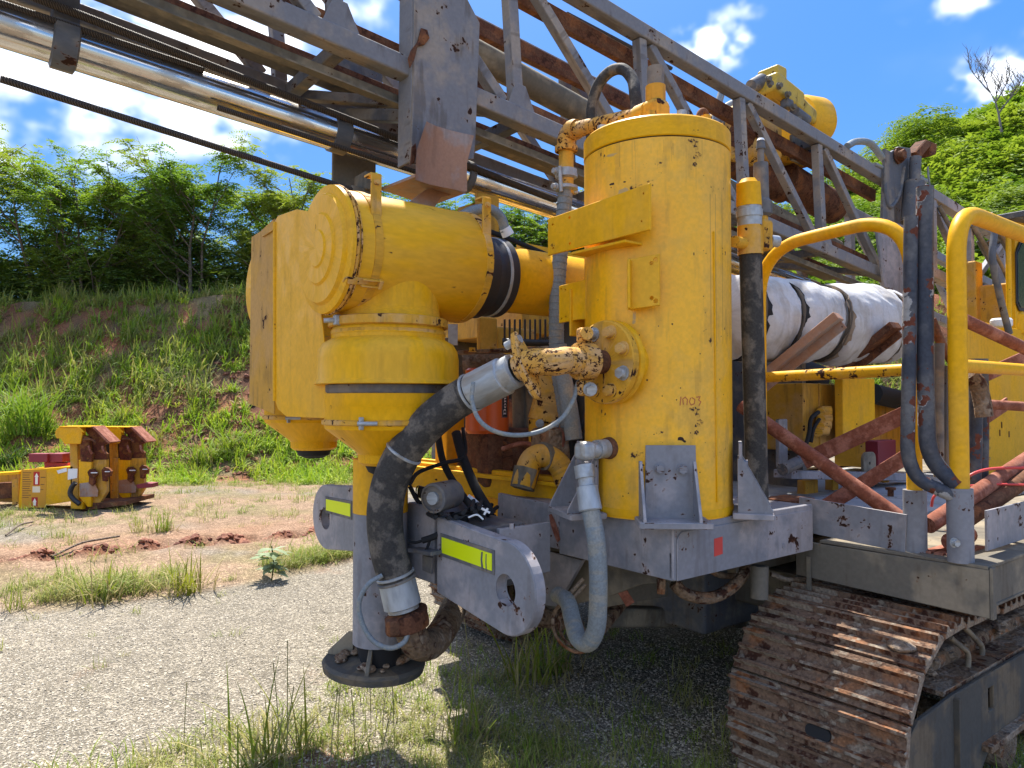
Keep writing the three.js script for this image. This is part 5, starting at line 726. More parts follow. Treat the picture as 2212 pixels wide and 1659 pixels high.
// ───────────────────────── the lattice mast ─────────────────────────
{
  const m = grp('mast', rig), SL = -0.1, BN = 1.45, BF = 2.17, yU = (a) => 4.19 + SL * a, yL = (a) => 3.285 + SL * a, C = 0.1;
  const dir = V3(1, SL, 0).normalize(), upm = V3(0.1, 1, 0).normalize(), aEnd = 4.86;
  const row = (b, y) => (a) => L(a, b, y(a));
  const nu = row(BN, yU), nl = row(BN, yL), fu = row(BF, yU), fl = row(BF, yL);
  for (const f of [nu, nl, fu, fl]) mesh('chord', M.mast, m, beam(f(-5.2), f(aEnd), C, C, upm, 0.012));
  const st = [-3.9, -2.82, -1.74, -0.66, 0.42, 1.5, 2.58, 3.66];
  st.forEach((a, i) => {
    for (const [lo, hi, b] of [[nl, nu, BN], [fl, fu, BF]]) {
      mesh('post', M.mast, m, beam(up(lo(a - 0.0), 0.05), up(hi(a - 0.06), -0.05), 0.07, 0.07, ea, 0.008));
      if (a < 4) mesh('brace', M.mast, m, beam(up(hi(a + 0.03), -0.05), up(lo(a + 0.98), 0.05), 0.062, 0.062, ea, 0.008));
    }
    mesh('cross_strut', M.greyDark, m, beam(fl(a + 0.05), nl(a + 0.05), 0.07, 0.07, ey, 0.008)); if (i % 2) mesh('cross_strut', M.greyDark, m, beam(fl(a + 0.05), nl(a + 1.0), 0.055, 0.055, ey, 0.008)); if (a < -0.5 || a > 3) mesh('cross_strut', M.greyDark, m, beam(fu(a), nu(a), 0.07, 0.07, ey, 0.008));
    mesh('gusset', M.mast, m, prism([[-0.09, 0], [0.1, 0], [0.02, 0.13], [-0.05, 0.13]], 0.012, up(nl(a), 0.045).add(V3(0.01, 0, 0.026)), dir, upm, [], 0.002));
  });
  // rack guides inside the mast
  for (const b of [BN + 0.14, BF - 0.14]) { mesh('rack_guide', M.rust, m, beam(L(-5.2, b, yL(-5.2) + 0.13), L(aEnd, b, yL(aEnd) + 0.13), 0.05, 0.12, upm, 0.006)); mesh('guide_lip', M.greyDusty, m, beam(L(-5.2, b, yL(-5.2) + 0.07), L(aEnd, b, yL(aEnd) + 0.07), 0.1, 0.018, upm, 0.003)); mesh('guide_flange', M.rust, m, beam(L(-5.2, b, yU(-5.2) - 0.1), L(aEnd, b, yU(aEnd) - 0.1), 0.05, 0.11, upm, 0.006)); }
  for (const b of [BN + 0.1, BF - 0.1]) mesh('lower_rail', M.greyDusty, m, beam(L(-5.2, b, yL(-5.2) - 0.12), L(aEnd, b, yL(aEnd) - 0.12), 0.03, 0.05, upm, 0.006), beam(L(-5.2, b - 0.01, yL(-5.2) - 0.15), L(aEnd, b - 0.01, yL(aEnd) - 0.15), 0.06, 0.01, upm, 0.003));
  mesh('feed_pipe', M.greyDusty, m, cyl(L(0.3, 1.83, yU(0.3) - 0.4), L(4.6, 1.83, yU(4.6) - 0.62), 0.085, 0.085, 24));
  // chrome feed cylinder under the mast with its ropes
  const k0 = rp(0, 54, 'b', 1.85), k1 = rp(1201, 446, 'b', 1.85), kd = k1.clone().sub(k0), K = (t) => k0.clone().addScaledVector(kd, t);
  mesh('feed_cylinder', M.chrome, m, lathe([[0.086, 0], [0.086, kd.length() * 2.6]], K(-0.6), kd, 48)); mesh('cylinder_collar', M.greyDark, m, ring(K(0.49), kd, 0.085, 0.09, 0.01), ring(K(0.075), kd, 0.085, 0.1, 0.02), box(0.1, 0.34, 0.1, K(0.075).add(V3(0, 0.2, 0)), 0.01), ring(K(0.76), kd, 0.085, 0.05, 0.012));
  const rope = (a, b, r = 0.014) => mesh('wire_rope', M.wireRope, m, (() => { const g = tube([a, mid(a, b, 0.33), mid(a, b, 0.66), b], r, 24, 10); return g; })());
  rope(rp(0, 170, 'b', 1.6), rp(760, 410, 'b', 1.6), 0.0145);
  rope(rp(-160, -97, 'b', 1.75), rp(1201, 432, 'b', 1.75), 0.018); rope(rp(-160, -47, 'b', 1.78), rp(440, 152, 'b', 1.78), 0.014);
  rope(rp(470, 232, 'b', 1.72), rp(900, 372, 'b', 1.72), 0.013); rope(rp(1225, 30, 'b', 2.05), rp(1450, 148, 'b', 2.05), 0.016);
  // support plate hanging off the near side, torn and bent at its foot
  const BP = BN - 0.064, q = (x, y, b = BP) => { const p = rp(x, y, 'b', b); return [p.x, p.y]; };
  mesh('side_plate', M.mast, m, prism([[884, 356], [890, 150], [893, -120], [960, -90], [1006, 0], [1033, 52], [1024, 300], [1020, 345]].map(([x, y]) => q(x, y)).reverse(), 0.016, L(0, BP, 0), ea, ey, [], 0.003), beam(L(q(888, 350)[0], BP + 0.06, q(888, 350)[1]), L(q(893, -100)[0], BP + 0.06, q(893, -100)[1]), 0.016, 0.13, eb, 0.006));
  mesh('torn_edge', M.rust, m, prism([[908, 62], [921, 66], [926, 84], [915, 98], [900, 102], [893, 130], [884, 148], [880, 128], [886, 110], [900, 92]].map(([x, y]) => q(x, y, BP - 0.02)).reverse(), 0.012, L(0, BP - 0.02, 0), ea, ey, [], 0.003), prism([[884, 358], [888, 318], [896, 310], [898, 330], [893, 352]].map(([x, y]) => q(x, y, BP - 0.02)).reverse(), 0.012, L(0, BP - 0.02, 0), ea, ey, [], 0.003));
  {                                                                    // curved foot plate
    const top = [[921, 262], [942, 272], [975, 282], [1024, 293]], bot = [[897, 388], [926, 398], [960, 405], [1009, 414]], off = [0.12, 0.045, 0.03, 0.05], pos = [], P = (arr, i, e) => rp(arr[i][0], arr[i][1], 'b', BP - 0.02 - off[i] + e);
    const mids = top.map((t, i) => [(t[0] + bot[i][0]) / 2 - (i === 0 ? 9 : i === 3 ? 8 : 1), (t[1] + bot[i][1]) / 2]);
    const rows = [top, mids, bot], tri = (a, b, c) => pos.push(...a.toArray(), ...b.toArray(), ...c.toArray());
    for (const e of [0, 0.014]) for (let r = 0; r < 2; r++) for (let i = 0; i < 3; i++) { const a = P(rows[r], i, e), b = P(rows[r], i + 1, e), c = P(rows[r + 1], i, e), d = P(rows[r + 1], i + 1, e); tri(a, c, b); tri(b, c, d); }
    for (let i = 0; i < 3; i++) for (const R of [top, bot]) { const a = P(R, i, 0), b = P(R, i + 1, 0), c = P(R, i, 0.014), d = P(R, i + 1, 0.014); tri(a, b, c); tri(b, d, c); } for (let r = 0; r < 2; r++) for (const i of [0, 3]) { const a = P(rows[r], i, 0), b = P(rows[r + 1], i, 0), c = P(rows[r], i, 0.014), d = P(rows[r + 1], i, 0.014); tri(a, b, c); tri(b, d, c); }
    const g = new THREE.BufferGeometry(); g.setAttribute('position', new THREE.Float32BufferAttribute(pos, 3)); g.setAttribute('uv', new THREE.Float32BufferAttribute(new Float32Array(pos.length / 3 * 2), 2)); g.computeVertexNormals();
    mesh('foot_plate', M.footPlate, m, crease(boxUV(g), 0.9));
    const s0 = rp(897, 376, 'b', BP - 0.05), s1 = rp(1005, 412, 'b', BP), far = rp(824, 405, 'b', BP + 0.42), f2 = rp(930, 440, 'b', BP + 0.42), sh = [[s0, s1, f2, far]].map(([a, b, c, d]) => { const h = []; const T = (x, y, z) => h.push(...x.toArray(), ...y.toArray(), ...z.toArray()); for (const e of [0, -0.014]) { const [A, B, Cc, D] = [a, b, c, d].map((k) => up(k, e)); T(A, B, Cc); T(A, Cc, D); } for (const [x, y] of [[a, b], [b, c], [c, d], [d, a]]) { T(x, y, up(x, -0.014)); T(y, up(y, -0.014), up(x, -0.014)); } const G = new THREE.BufferGeometry(); G.setAttribute('position', new THREE.Float32BufferAttribute(h, 3)); G.setAttribute('uv', new THREE.Float32BufferAttribute(new Float32Array(h.length / 3 * 2), 2)); G.computeVertexNormals(); return boxUV(G); });
    mesh('shelf_plate', M.footPlate, m, sh); mesh('shelf_web', M.footPlate, m, prism([[866, 448], [940, 395], [1000, 415], [950, 428], [922, 470]].map(([x, y]) => q(x, y, BP + 0.1)).reverse(), 0.014, L(0, BP + 0.1, 0), ea, ey, [], 0.002)); mesh('end_block', M.greyDusty, m, box(0.09, 0.1, 0.14, rp(793, 398, 'b', BP + 0.45), 0.01), box(0.14, 0.06, 0.1, rp(775, 420, 'b', BP + 0.45), 0.01));
  }
  mesh('hanger_plate', M.greyDusty, m, box(0.26, 0.32, 0.02, rp(765, 365, 'b', 2.0), 0.004)); mesh('hanger', M.greyDark, m, box(0.3, 0.55, 0.03, rp(775, 215, 'b', 2.15), 0.01), beam(rp(735, 248, 'b', 2.1), rp(880, 252, 'b', 1.7), 0.05, 0.07, ey, 0.01));
  // rotary head carried in the mast: gear case, motors
  const h = grp('rotary_head', rig), Q = (x, y, b = 1.85) => rp(x, y, 'b', b);
  mesh('gear_case', M.yellow, h, lathe([[0, 0], [0.17, 0.0], [0.22, 0.04], [0.235, 0.1], [0.235, 0.3], [0.19, 0.37], [0, 0.37]], Q(1712, 262), V3(0.95, 0.1, 0.12), 44)); mesh('manifold', M.yellowDull, h, beam(Q(1650, 182, 1.7), Q(1712, 230, 1.7), 0.24, 0.17, ey, 0.03), box(0.14, 0.2, 0.2, Q(1668, 176, 1.7), 0.02), beam(Q(1705, 224, 1.7), Q(1745, 262, 1.7), 0.2, 0.14, ey, 0.04)); mesh('motor', M.greyDark, h, cyl(Q(1622, 186, 1.75), Q(1645, 178, 1.75), 0.05, 0.07), cyl(Q(1715, 242, 1.6), Q(1740, 262, 1.6), 0.05, 0.055), box(0.1, 0.08, 0.08, Q(1700, 226, 1.6), 0.02)); mesh('port_bolt', M.greyDusty, h, [[1658, 172], [1662, 182], [1682, 186], [1700, 205], [1712, 232], [1722, 258], [1730, 268]].map(([x, y]) => bolt(Q(x, y, 1.56), V3(-0.2, 0, 1).normalize(), 0.022)));
  mesh('housing', M.yellowWorn, h, box(0.5, 0.42, 0.5, Q(1600, 300, 1.85), 0.06), cyl(Q(1580, 310, 1.7), Q(1625, 330, 1.7), 0.13, 0.11), box(0.5, 0.2, 0.3, Q(1672, 335, 1.85), 0.03)); mesh('swivel', M.rust, h, cyl(Q(1575, 345, 1.85), Q(1690, 410, 1.85), 0.12, 0.12), cyl(Q(1690, 385, 1.8), Q(1800, 450, 1.8), 0.15, 0.15), box(0.4, 0.16, 0.3, Q(1735, 330, 1.85), 0.02), cyl(Q(1590, 290, 1.6), Q(1610, 300, 1.6), 0.09, 0.09)); mesh('perforated_guard', M.greyDusty, h, beam(Q(1708, 318, 1.62), Q(1790, 352, 1.62), 0.03, 0.22, ey, 0.01)); mesh('guard_hole', M.blackMatte, h, [...Array(9)].map((_, i) => { const p = Q(1714 + (i % 3) * 17 + (i > 5 ? 4 : 0), 312 + Math.floor(i / 3) * 14 + (i % 3) * 7, 1.595); return cyl(p, p.clone().add(V3(0, 0, 0.006)), 0.022, 0.022, 12); }));
  mesh('head_hose', M.hoseGrey, h, tube([Q(1545, 268), Q(1560, 240), Q(1590, 222), Q(1625, 218)], 0.035, 24, 12), tube([Q(1548, 268), Q(1575, 262), Q(1600, 250), Q(1640, 228)], 0.03, 24, 12), tube([Q(1545, 262), Q(1552, 225), Q(1560, 195)], 0.03, 20, 10)); mesh('hoses', M.blackMatte, h, tube([Q(1660, 300), Q(1668, 350), Q(1700, 400), Q(1780, 440)], 0.05, 24, 10), box(0.3, 0.3, 0.3, Q(1662, 350, 2.0), 0.05));
  // head end of the truss: hinge plates, pin, hose loop, lower mast section
  const eG = grp('mast_foot', rig), G = (x, y, b = BN - 0.05) => rp(x, y, 'b', b), g2 = (pts, b) => pts.map(([x, y]) => { const p = G(x, y, b); return [p.x, p.y]; });
  mesh('hinge_plate', M.greyDark, eG, prism(g2([[1905, 352], [1905, 322], [1918, 330], [1935, 318], [1960, 322], [1962, 345], [1948, 420], [1925, 440], [1925, 480], [1900, 480]], 1.4).reverse(), 0.03, L(0, 1.4, 0), ea, ey, [], 0.004), prism(g2([[1912, 380], [1945, 372], [1990, 380], [2000, 480], [1990, 600], [1905, 600]], 1.5).reverse(), 0.03, L(0, 1.5, 0), ea, ey, [], 0.004)); mesh('hinge_rib', M.greyDark, eG, tube([G(1912, 375, 1.37), G(1912, 420, 1.37), G(1922, 448, 1.37), G(1942, 420, 1.37), G(1952, 360, 1.37)], 0.02, 30, 8)); mesh('pin', M.rust, eG, cyl(G(1938, 337, 1.36), G(1938, 337, 1.8), 0.075, 0.075, 24), bolt(G(1938, 337, 1.36), V3(0, 0, 1), 0.05)); mesh('hook', M.rust, eG, prism(g2([[1950, 335], [1975, 308], [1998, 318], [1996, 340], [1985, 344], [1982, 325], [1962, 348]], 1.55).reverse(), 0.12, L(0, 1.55, 0), ea, ey, [], 0.01)); mesh('mirror', M.white, eG, box(0.02, 0.3, 0.1, G(1978, 360, 1.6), 0.004)); mesh('cylinder', M.greyDark, eG, cyl(G(1968, 480, 1.3), G(1975, 395, 1.3), 0.09, 0.09), cyl(G(1975, 395, 1.3), G(1978, 340, 1.3), 0.05, 0.05));
  mesh('hose_loop', M.hoseGrey, eG, tube([G(1830, 316), G(1850, 306), G(1880, 310), G(1905, 340), G(1930, 362), G(1960, 375), G(1998, 392)], 0.03, 40, 10), tube([G(1890, 355), G(1930, 372), G(1985, 388)], 0.018, 20, 8), tube([G(2004, 360), G(2006, 385), G(2008, 400)], 0.01, 8, 6)); mesh('base_plate', M.grey, eG, prism(g2([[1885, 470], [1955, 490], [1955, 650], [1905, 620]], 1.36).reverse(), 0.025, L(0, 1.36, 0), ea, ey, [], 0.004)); mesh('data_plate', M.ochre, eG, prism(g2([[1911, 563], [1933, 570], [1933, 594], [1911, 588]], 1.355).reverse(), 0.004, L(0, 1.34, 0), ea, ey, [], 0.001));
  const low = grp('lower_mast', rig), lu = (a) => L(a, 1.3, 3.66 - 0.1 * (a - 5.2)), ll = (a) => L(a, 1.3, 2.9 - 0.1 * (a - 5.2)), lu2 = (a) => up(lu(a).add(V3(0, 0, -0.8)), 0), ll2 = (a) => ll(a).add(V3(0, 0, -0.8));
  for (const f of [lu, ll, lu2, ll2]) mesh('chord', M.grey, low, beam(f(5.2), f(11), 0.1, 0.1, ey, 0.01));
  for (let a = 5.4, i = 0; a < 11; a += 0.9, i++) for (const [u, l] of [[lu, ll], [lu2, ll2]]) { mesh('post', M.grey, low, beam(up(l(a), 0.04), up(u(a), -0.04), 0.08, 0.08, ea, 0.008)); mesh('brace', M.grey, low, i % 2 ? beam(up(l(a), 0.04), up(u(a + 0.9), -0.04), 0.06, 0.06, ea, 0.008) : beam(up(u(a), -0.04), up(l(a + 0.9), 0.04), 0.06, 0.06, ea, 0.008)); }
  { const r = rng(31), lines = []; for (let i = 0; i < 16; i++) { const a = 5.3 + 3 * r(), b = 1.1 + 0.2 * r(), y = 3.3 + 0.3 * r(); lines.push(tube([L(a, b, y), L(a + 0.3, b - 0.08, y - 0.4), L(a + 0.4 + 0.5 * r(), b, y - 0.9), L(a + 1.0, b, y - 1.3)], 0.018 + 0.014 * r(), 20, 7)); } mesh('hoses', M.greyDusty, low, lines); }
}
// ───────────────────────── side platform, rails, ladder, cabinets, cab ─────────────────────────
{
  const pf = grp('side_platform', rig), PA = 0.972, PB = -0.686, y1 = 1.03;
  mesh('end_channel', M.greyDusty, pf, prism([[-0.68, 0.846], [0.1, 0.866], [0.1, 1.022], [-0.68, 1.028]].map(([b, y]) => [b, y]), 0.02, L(PA, 0, 0), eb, ey, [], 0.003)); mesh('end_cap', M.greyDusty, pf, box(0.03, 0.19, 0.012, L(PA + 0.012, PB, 0.94), 0.002));
  mesh('deck_plate', M.greyDusty, pf, box(4.6, 0.012, 0.66, L(PA + 2.3, -0.345, 1.034), 0.002)); mesh('side_channel', M.greyDusty, pf, box(4.5, 0.14, 0.02, L(PA + 2.29, PB + 0.03, 0.953), 0.002), box(4.5, 0.01, 0.05, L(PA + 2.29, PB + 0.04, 0.882), 0.001));
  mesh('inner_deck', M.deck, pf, box(3.2, 0.02, 1.6, L(PA + 1.75, 0.8, 1.05), 0.003));
  mesh('toe_board', M.grey, pf, beam(L(PA + 0.03, 0.1, 1.14), L(PA + 0.03, -0.37, 1.115), 0.01, 0.155, ey, 0.002), beam(L(PA + 0.2, -0.6, 1.14), L(PA + 4, -0.6, 1.14), 0.01, 0.16, ey, 0.002));
  mesh('drain_slot', M.redOxide, pf, [0, 1, 2].map((i) => box(0.3, 0.012, 0.035, L(PA + 0.22, -0.43 - i * 0.045, 1.044), 0.002)), cyl(L(PA + 0.12, -0.5, 1.09), L(PA + 0.3, -0.5, 1.1), 0.035, 0.035, 16));
  mesh('drip_strip', M.greyDusty, pf, box(0.008, 0.2, 0.02, L(PA - 0.012, 0.03, 0.86), 0.001));
  // sockets and handrails
  const S1 = L(1.05, -0.385, 0), S2 = L(1.0, -0.572, 0), rails = grp('handrail', rig);
  mesh('socket', M.grey, rails, cyl(up(S1, 1.036), up(S1, 1.29), 0.044, 0.044, 30)); mesh('socket', M.grey, rails, cyl(up(S2, 1.036), up(S2, 1.318), 0.046, 0.046, 30)); mesh('socket_bolt', M.galv, rails, bolt(rp(2060, 1172, 'z', 2.78), V3(-0.4, 0, 0.9).normalize(), 0.014));
  const r = 0.0295;
  mesh('end_rail', M.yellow, rails, bentTube([up(S1, 1.28), up(S1, 2.43), up(L(1.12, 0.37, 0), 2.41), up(L(1.15, 0.39, 0), 1.3)], r, 0.26, 18)); mesh('mid_rail', M.yellowRail, rails, cyl(rp(1657, 815, 'a', 1.15), rp(1956, 799, 'a', 1.06), 0.0265, 0.0265, 18));
  mesh('side_rail', M.yellow, rails, bentTube([up(S2, 1.31), up(S2, 2.40), up(L(4.6, -0.6, 0), 2.40), up(L(4.6, -0.6, 0), 1.1)], 0.034, 0.2, 20)); mesh('mid_rail', M.yellow, rails, cyl(up(S2, 1.79), up(L(4.6, -0.6, 0), 1.8), 0.0265, 0.0265, 18));
  // folded access ladder: pairs of chipped tube stiles
  const ld = grp('folded_ladder', rig), Z = (x, y, z = 2.86) => rp(x, y, 'z', z);
  mesh('stile', M.blackPaint, ld, bentTube([Z(1968, 468), Z(1964, 760), Z(1960, 985), Z(1980, 1036), Z(2066, 1074, 2.82)], 0.026, 0.055, 18)); mesh('stile', M.blackPaint, ld, bentTube([Z(1998, 404), Z(1998, 760), Z(2003, 960), Z(2020, 1004), Z(2068, 1048, 2.82)], 0.0315, 0.055, 18));
  mesh('stile', M.greyDark, ld, tube([Z(2029, 742, 3.0), Z(2028, 880, 3.0), Z(2028, 1030, 3.0)], 0.02, 4, 14), tube([Z(2046, 790, 3.0), Z(2046, 900, 3.0), Z(2047, 1040, 3.0)], 0.016, 4, 12)); mesh('stile', M.blackPaint, ld, tube([Z(2105, 775, 3.3), Z(2108, 900, 3.3), Z(2104, 1070, 3.3)], 0.028, 6, 14), tube([Z(2122, 775, 3.35), Z(2124, 900, 3.35), Z(2122, 1060, 3.35)], 0.024, 6, 14));
  mesh('hose_sleeve', M.mud, ld, tube([Z(2094, 810, 3.2), Z(2112, 830, 3.2), Z(2122, 870, 3.2), Z(2126, 900, 3.2)], 0.035, 14, 12)); mesh('strap', M.rust, ld, tube([Z(2012, 690, 3.1), Z(2032, 740, 3.1), Z(2056, 780, 3.1)], 0.02, 8, 8));
  // cabinets and clutter on the deck
  const cb = grp('control_cabinets', rig), B = (x0, y0, x1, y1, b, d = 0.35) => { const p = rp(x0, y1, 'b', b), q = rp(x1, y0, 'b', b); return box(q.x - p.x, q.y - p.y, d, V3((p.x + q.x) / 2, (p.y + q.y) / 2, -b - d / 2 ), 0.008); };
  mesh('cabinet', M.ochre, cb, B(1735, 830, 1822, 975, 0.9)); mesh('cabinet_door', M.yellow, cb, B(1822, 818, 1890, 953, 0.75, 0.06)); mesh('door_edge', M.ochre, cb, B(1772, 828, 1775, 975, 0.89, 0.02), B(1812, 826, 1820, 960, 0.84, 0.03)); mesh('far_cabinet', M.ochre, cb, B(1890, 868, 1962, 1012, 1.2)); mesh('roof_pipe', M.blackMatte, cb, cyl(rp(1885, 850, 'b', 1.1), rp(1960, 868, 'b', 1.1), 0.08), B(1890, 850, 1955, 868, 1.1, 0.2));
  mesh('cable_gland', M.yellowWorn, cb, [[1773, 888], [1774, 903], [1772, 918], [1768, 930]].map(([x, y]) => { const p = rp(x, y, 'b', 0.88); return [cyl(p, p.clone().add(V3(0.05, 0, 0.04)), 0.035, 0.035, 14), cyl(p.clone().add(V3(-0.06, -0.01, 0.03)), p, 0.03, 0.03, 12)]; })); mesh('cable', M.blackMatte, cb, tube([rp(1768, 890, 'b', 0.85), rp(1752, 905, 'b', 0.85), rp(1748, 935, 'b', 0.85), rp(1738, 970, 'b', 0.85)], 0.014, 16, 8), tube([rp(1770, 905, 'b', 0.85), rp(1758, 925, 'b', 0.85), rp(1752, 955, 'b', 0.85)], 0.012, 12, 8));
  mesh('red_box', M.maroon, cb, B(1898, 950, 1936, 1010, 0.85, 0.1)); tag(cb.children.at(-1), 'dark red box beside the grey tongue plate'); mesh('tongue_plate', M.greyDusty, cb, (() => { const p = rp(1860, 1050, 'b', 0.8), q = rp(1886, 975, 'b', 0.8); return prism(rounded(0, 0, q.x - p.x, q.y - p.y, [0, 0, 0.05, 0.05], 6), 0.02, L(p.x, 0.8, p.y), ea, ey, [[(q.x - p.x) / 2, (q.y - p.y) * 0.66, 0.012]], 0.002); })()); mesh('yellow_block', M.yellow, cb, B(1886, 1020, 1920, 1034, 0.75, 0.1));
  mesh('shelf', M.grey, cb, beam(rp(1690, 1024, 'b', 0.7), rp(1960, 1030, 'b', 0.7), 0.12, 0.05, ey, 0.006)); mesh('shelf_post', M.ochre, cb, B(1740, 1035, 1768, 1085, 0.8, 0.06), B(1800, 1030, 1812, 1075, 0.8, 0.06), B(1912, 1035, 1922, 1075, 0.8, 0.06)); mesh('grey_panel', M.grey, cb, B(1684, 905, 1702, 1010, 0.9, 0.03)); mesh('motor', M.black, cb, cyl(rp(1680, 885, 'b', 1.1), rp(1722, 885, 'b', 1.1), 0.11, 0.11, 28)); mesh('motor', M.blackMatte, cb, cyl(rp(1700, 800, 'b', 1.2), rp(1760, 820, 'b', 1.2), 0.12, 0.12, 20)); mesh('recess_shade_sheet', M.blackMatte, cb, box(1.6, 0.9, 0.04, L(2.4, 1.6, 1.5), 0)); mesh('hose', M.greyDark, cb, tube([rp(1690, 1015, 'b', 0.6), rp(1720, 1000, 'b', 0.6), rp(1750, 985, 'b', 0.7), rp(1790, 965, 'b', 0.8)], 0.035, 24, 12)); mesh('deck_stud', M.rust, cb, cyl(rp(1924, 1072, 'y', 1.06), up(rp(1924, 1072, 'y', 1.06), 0.04), 0.018), cyl(up(rp(1924, 1072, 'y', 1.06), 0.04), up(rp(1924, 1072, 'y', 1.06), 0.055), 0.03)); mesh('bracket', M.rust, cb, box(0.12, 0.06, 0.1, rp(1712, 1090, 'b', 0.2), 0.01), box(0.2, 0.012, 0.16, rp(1702, 1078, 'b', 0.2), 0.003));  // the flat black sheet stands in for shade behind the cabinets
  // tubes and flat bars bracing the deck
  const br = grp('deck_braces', rig), W = (x, y, z) => rp(x, y, 'z', z);
  mesh('tube', M.redOxide, br, cyl(W(1600, 876, 3.95), W(1945, 1120, 3.45), 0.036, 0.036, 22)); mesh('flat_bar', M.redOxide, br, beam(W(1735, 997, 4.0), W(1975, 886, 3.7), 0.012, 0.085, ey, 0.003)); mesh('flat_bar', M.redOxide, br, beam(W(1770, 1102, 3.9), W(1960, 985, 3.75), 0.012, 0.075, ey, 0.003));
  mesh('tube', M.redOxide, br, cyl(W(2005, 1135, 3.0), W(2225, 988, 3.4), 0.034, 0.034, 22)); mesh('tube', M.rust, br, cyl(W(2075, 1130, 3.1), W(2230, 1025, 3.3), 0.036, 0.036, 22)); mesh('tube', M.redOxide, br, cyl(W(2080, 690, 3.4), W(2240, 765, 3.6), 0.03, 0.03, 20)); mesh('tube', M.redOxide, br, cyl(W(2110, 872, 3.6), W(2240, 880, 3.7), 0.024, 0.024, 18)); mesh('flat_bar', M.redOxide, br, beam(W(2085, 830, 3.7), W(2230, 765, 3.9), 0.012, 0.07, ey, 0.003), beam(W(2125, 905, 3.7), W(2175, 872, 3.9), 0.012, 0.07, ey, 0.003)); mesh('wire', M.red, br, tube([W(2082, 1035, 2.95), W(2110, 1020, 2.95), W(2150, 1012, 3), W(2230, 1010, 3)], 0.006, 20, 6), tube([W(2040, 1060, 3.0), W(2018, 1072, 3.0), W(2012, 1095, 3.0)], 0.006, 10, 6), tube([W(2090, 1050, 3.2), W(2150, 1046, 3.2), W(2230, 1048, 3.2)], 0.005, 8, 6));
  // cab and body work at the right edge
  const cab = grp('cab', rig), b0 = 0.55, C = (pts, b, t, m, name, holes = []) => mesh(name, m, cab, prism(pts.map(([x, y]) => { const p = rp(x, y, 'b', b); return [p.x, p.y]; }).reverse(), t, L(0, b, 0), ea, ey, holes, 0.004));
  C([[2178, 475], [2206, 455], [2300, 480], [2300, 760], [2180, 745]], b0, 0.05, M.yellow, 'side_panel'); C([[2192, 545], [2202, 520], [2216, 510], [2290, 520], [2290, 680], [2200, 672], [2194, 655]], b0 - 0.055, 0.012, M.black, 'window_seal'); C([[2197, 548], [2206, 526], [2220, 518], [2288, 526], [2288, 672], [2204, 664], [2199, 652]], b0 - 0.068, 0.006, M.glass, 'window'); mesh('roof', M.greyDark, cab, beam(rp(2160, 470, 'b', b0 - 0.1), rp(2260, 455, 'b', b0 - 0.1), 0.4, 0.05, ey, 0.01), beam(rp(2190, 468, 'b', b0 - 0.1), rp(2260, 480, 'b', b0 - 0.1), 0.1, 0.05, ey, 0.01)); mesh('grab_bar', M.yellow, cab, cyl(rp(2178, 500, 'b', b0 - 0.1), rp(2180, 720, 'b', b0 - 0.1), 0.02, 0.02)); mesh('antenna_hose', M.greyDark, cab, tube([rp(2148, 505, 'b', 0.3), rp(2144, 560, 'b', 0.3), rp(2160, 640, 'b', 0.3), rp(2180, 720, 'b', 0.3)], 0.025, 20, 10)); mesh('cab_base', M.ochre, cab, box(0.4, 0.5, 0.4, rp(2150, 680, 'b', 0.75), 0.02), box(0.16, 0.6, 0.2, rp(2090, 640, 'b', 0.9), 0.02));
  const bw = grp('side_tank', rig); mesh('tank_wall', M.yellow, bw, (() => { const p = rp(2070, 1050, 'b', 0.5), q = rp(2300, 730, 'b', 0.5); return prism([[p.x, p.y], [q.x + 0.5, p.y], [q.x + 0.5, q.y - 0.02], [p.x, q.y + 0.02]], 0.02, L(0, 0.5, 0), ea, ey, [], 0.004); })(), box(0.3, 1.0, 0.8, rp(2240, 880, 'b', 0.95), 0.01)); mesh('filler_cap', M.white, bw, lathe([[0, 0], [0.07, 0], [0.076, 0.01], [0.076, 0.05], [0.065, 0.065], [0, 0.065]], rp(2163, 706, 'b', 0.4), ey, 28)); mesh('reservoir', M.yellow, bw, lathe([[0.1, 0], [0.11, 0.05], [0.1, 0.16], [0.05, 0.2], [0.03, 0.2], [0.03, 0.23], [0, 0.23]], rp(2192, 722, 'b', 0.55), ey, 30)); mesh('hinge_tooth', M.yellowWorn, bw, [...Array(8)].map((_, i) => box(0.03, 0.02, 0.02, rp(2136, 880 + i * 22, 'b', 0.48), 0.003))); mesh('chip', M.rust, bw, [[2160, 935], [2180, 938], [2164, 918]].map(([x, y]) => { const p = rp(x, y, 'b', 0.478); return box(0.02, 0.05, 0.002, p, 0); }));
  // tarpaulin covered roll and its cradle arms
  const cr = grp('cradle', rig); for (const [x0, y0, x1, y1, z, m] of [[1640, 822, 1812, 682, 4.25, M.footPlate], [1822, 795, 1936, 702, 4.6, M.rust]]) { const p = W(x0, y0, z + 0.1), q2 = W(x1, y1, z - 0.2); mesh('cradle_arm', m, cr, beam(p, q2, 0.1, 0.05, ey, 0.006), beam(p.clone().add(V3(0.03, -0.03, 0)), q2.clone().add(V3(0.03, -0.03, 0)), 0.02, 0.09, ey, 0.004)); mesh('arm_bolt', M.galv, cr, bolt(mid(p, q2, 0.6).add(V3(-0.02, 0.03, 0.05)), V3(-0.3, 0.5, 0.8).normalize(), 0.014)); }
}
